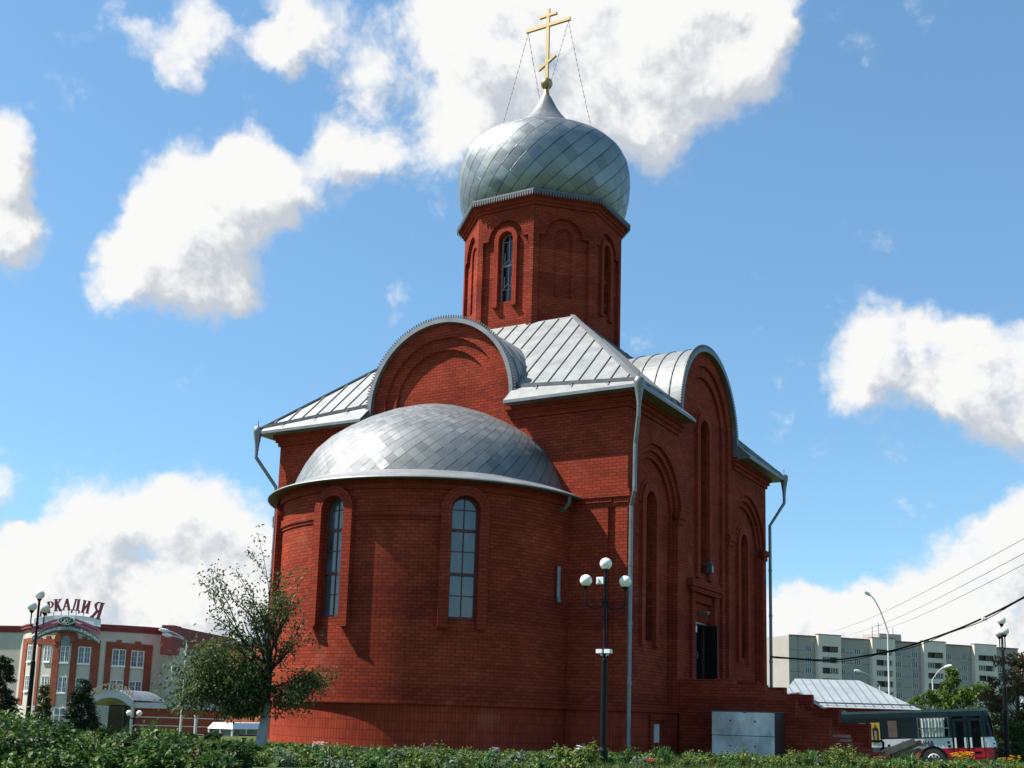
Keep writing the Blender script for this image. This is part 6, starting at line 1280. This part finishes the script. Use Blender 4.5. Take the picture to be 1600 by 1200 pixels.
# beds along the church
GI = 'sword leaved clumps along the bed'
for (px, D, py) in ((442, 25, 1165), (838, 25.5, 1170), (1262, 27.5, 1168), (1180, 28.5, 1172), (1420, 30, 1172), (1556, 31, 1178), (1040, 27, 1160), (1395, 29, 1178), (640, 26.5, 1165)):
    blades(px, D, py, 20, 'clump of upright sword shaped leaves in the flower bed', group=GI, n=46)
GH = 'leafy perennials of the flower bed'; k = 0
for px in range(425, 1600, 21):
    D = (25.5 if px < 900 else 27.5)+rng.uniform(-1.5, 2.0)+(1.8 if px > 1250 else 0); base = 1178+.004*(px-420)
    py = base + rng.uniform(-7, 6) - (6 if 850 < px < 1120 else 0) - (4 if 1180 < px < 1330 else 0)
    if px > 1385: py += 10
    if px < 860 and k % 3 == 0: py += 9
    shrub(px+rng.uniform(-8, 8), D, py, rng.uniform(14, 24), 'leafy perennial growing in the flower bed before the church', ['herb', 'currant', 'herb', 'herb2'][k % 4] if px < 860 else ['herb', 'herb', 'currant'][k % 3], 400, .075, 'perennial', 'plant', GH, 12); k += 1
for i in range(64):
    if i % 4 == 2 and i < 44: continue
    px = 425+i*18.4+rng.uniform(-8, 8); D = 22.7+max(0, px-430)/1170*6.5+rng.uniform(-.4, .9)
    shrub(px, D, hy(px)+1775*(1.054-(rng.uniform(.10, .34+.16*(i % 5 == 0)) if px < 1385 else rng.uniform(.08, .22)))/D, rng.uniform(11, 24), 'low mixed weed clump at the front edge of the flower bed', ['herb', 'herb2', 'herb', 'herb', 'iris'][i % 5], 260, .08, 'weed_clump', 'plant', 'low weeds at the front edge', 9)
for i in range(26):
    px = 405+i*21+rng.uniform(-8, 8); D = 20.2+i*.07+rng.uniform(-.3, .5)
    if i % 3 == 1: continue
    shrub(px, D, hy(px)+1775*(1.054-rng.uniform(.05, .2))/D, rng.uniform(12, 24), 'low mixed weed clump at the front edge of the flower bed', ['herb', 'iris', 'herb2', 'herb'][i % 4], 240, .08, 'weed_clump', 'plant', 'low weeds at the front edge', 9)
for (px, D, py, hw, lab) in ((905, 24.5, 1158, 34, 'rounded rose bush with a white bloom left of the central lamp post'), (1322, 29.5, 1161, 30, 'bushy peony in front of the pallet')):
    shrub(px, D, py, hw, lab, 'herb', 1300, .075, 'garden_bush', 'bush')
shrub(668, 25.5, 1164, 13, 'fine feathery grey green clump below the apse window', 'herb2', 700, .05, 'feathery_clump', 'plant', None, 20)
def bloom(px, D, pytop, hw, label, m, k, r, mm='herb', n=240):
    o = shrub(px, D, pytop+4, hw, label, mm, n, .05, 'flowering_plant', 'flowers', None, 10); g = o.location; Rw = hw*D/1775; H = max(.2, at(px, pytop, D).z-g.z)
    flowers(o, [(g.x+rng.uniform(-1, 1)*Rw*.8, g.y+rng.uniform(-1, 1)*Rw*.6, g.z+H*rng.uniform(.8, 1.05)) for _ in range(k)], r, m, petals=6)
bloom(503, 25.5, 1160, 13, 'white phlox in bloom at the left of the apse', 'white', 38, .026)
bloom(775, 26, 1169, 10, 'pale lilac spikes below the right apse window', 'lilac', 30, .03, 'herb2')
bloom(907, 24.2, 1166, 5, 'white bloom on a stem left of the central lamp', 'white', 5, .07, n=60)
bloom(1017, 25, 1186, 6, 'red bloom in front of the basement window', 'red', 4, .07, n=80)
bloom(862, 25, 1186, 6, 'small white flowers left of the rose bush', 'white', 6, .035, n=80)
bloom(1375, 31, 1186, 6, 'pink bloom under the plank trestle', 'pink', 4, .08, n=60)
for (px, D, h) in ((1083, 26, 1163), (1012, 26, 1166), (995, 26, 1160)):
    pass
def grass():
    n = 52000; D = rng.uniform(21.5, 34, n); px = rng.uniform(-60, 1680, n); pos = np.array(CP)[None, :] + (np.array(fw)[None, :] + np.array(RT)[None, :]*((px-800)/1775)[:, None] - np.array(UP)[None, :]*((1117+.03*(px-800)-PYC)/1775)[:, None])*D[:, None]
    keep = ~((pos[:, 1] > -.2) & (pos[:, 0] < 0)) & ~(np.hypot(pos[:, 0]-AX, pos[:, 1]-AY) < 5.15) & ~((pos[:, 1] > 3) & (pos[:, 0] < 5)); pos = pos[keep]; n = len(pos)
    pos[:, 2] = [gz(x, y) for x, y in pos[:, :2]]; d = rng.normal(size=(n, 3))*.5; d[:, 2] = 1; L_ = Leaves(); L_.add(pos, d, rng.uniform(.07, .2, n), .018, .05); o = L_.build('grass', LM['grass']); tag(o, 'short mixed grass and weeds between the beds', 'grass', kind='stuff')
grass()
def edging():
    a = [at(-40, 1187, 16.4), at(30, 1186, 16.4), at(62, 1186, 16.8)]; mb = MB(); t = empty('kerb_stone', tuple(a[1]), 0, 'pale kerb stones at the lower left corner under the bushes', 'kerb')
    mb.bar(a[0], a[1]-(a[1]-a[0]).normalized()*.02, .12, .09); mb.build('stone', worn('pale_kerb', (.42, .38, .32), .9, 0, .2, 5), t)
    mb = MB(); mb.bar(a[1], a[2], .12, .09); mb.build('stone', bpy.data.materials['pale_kerb'], t)
edging()
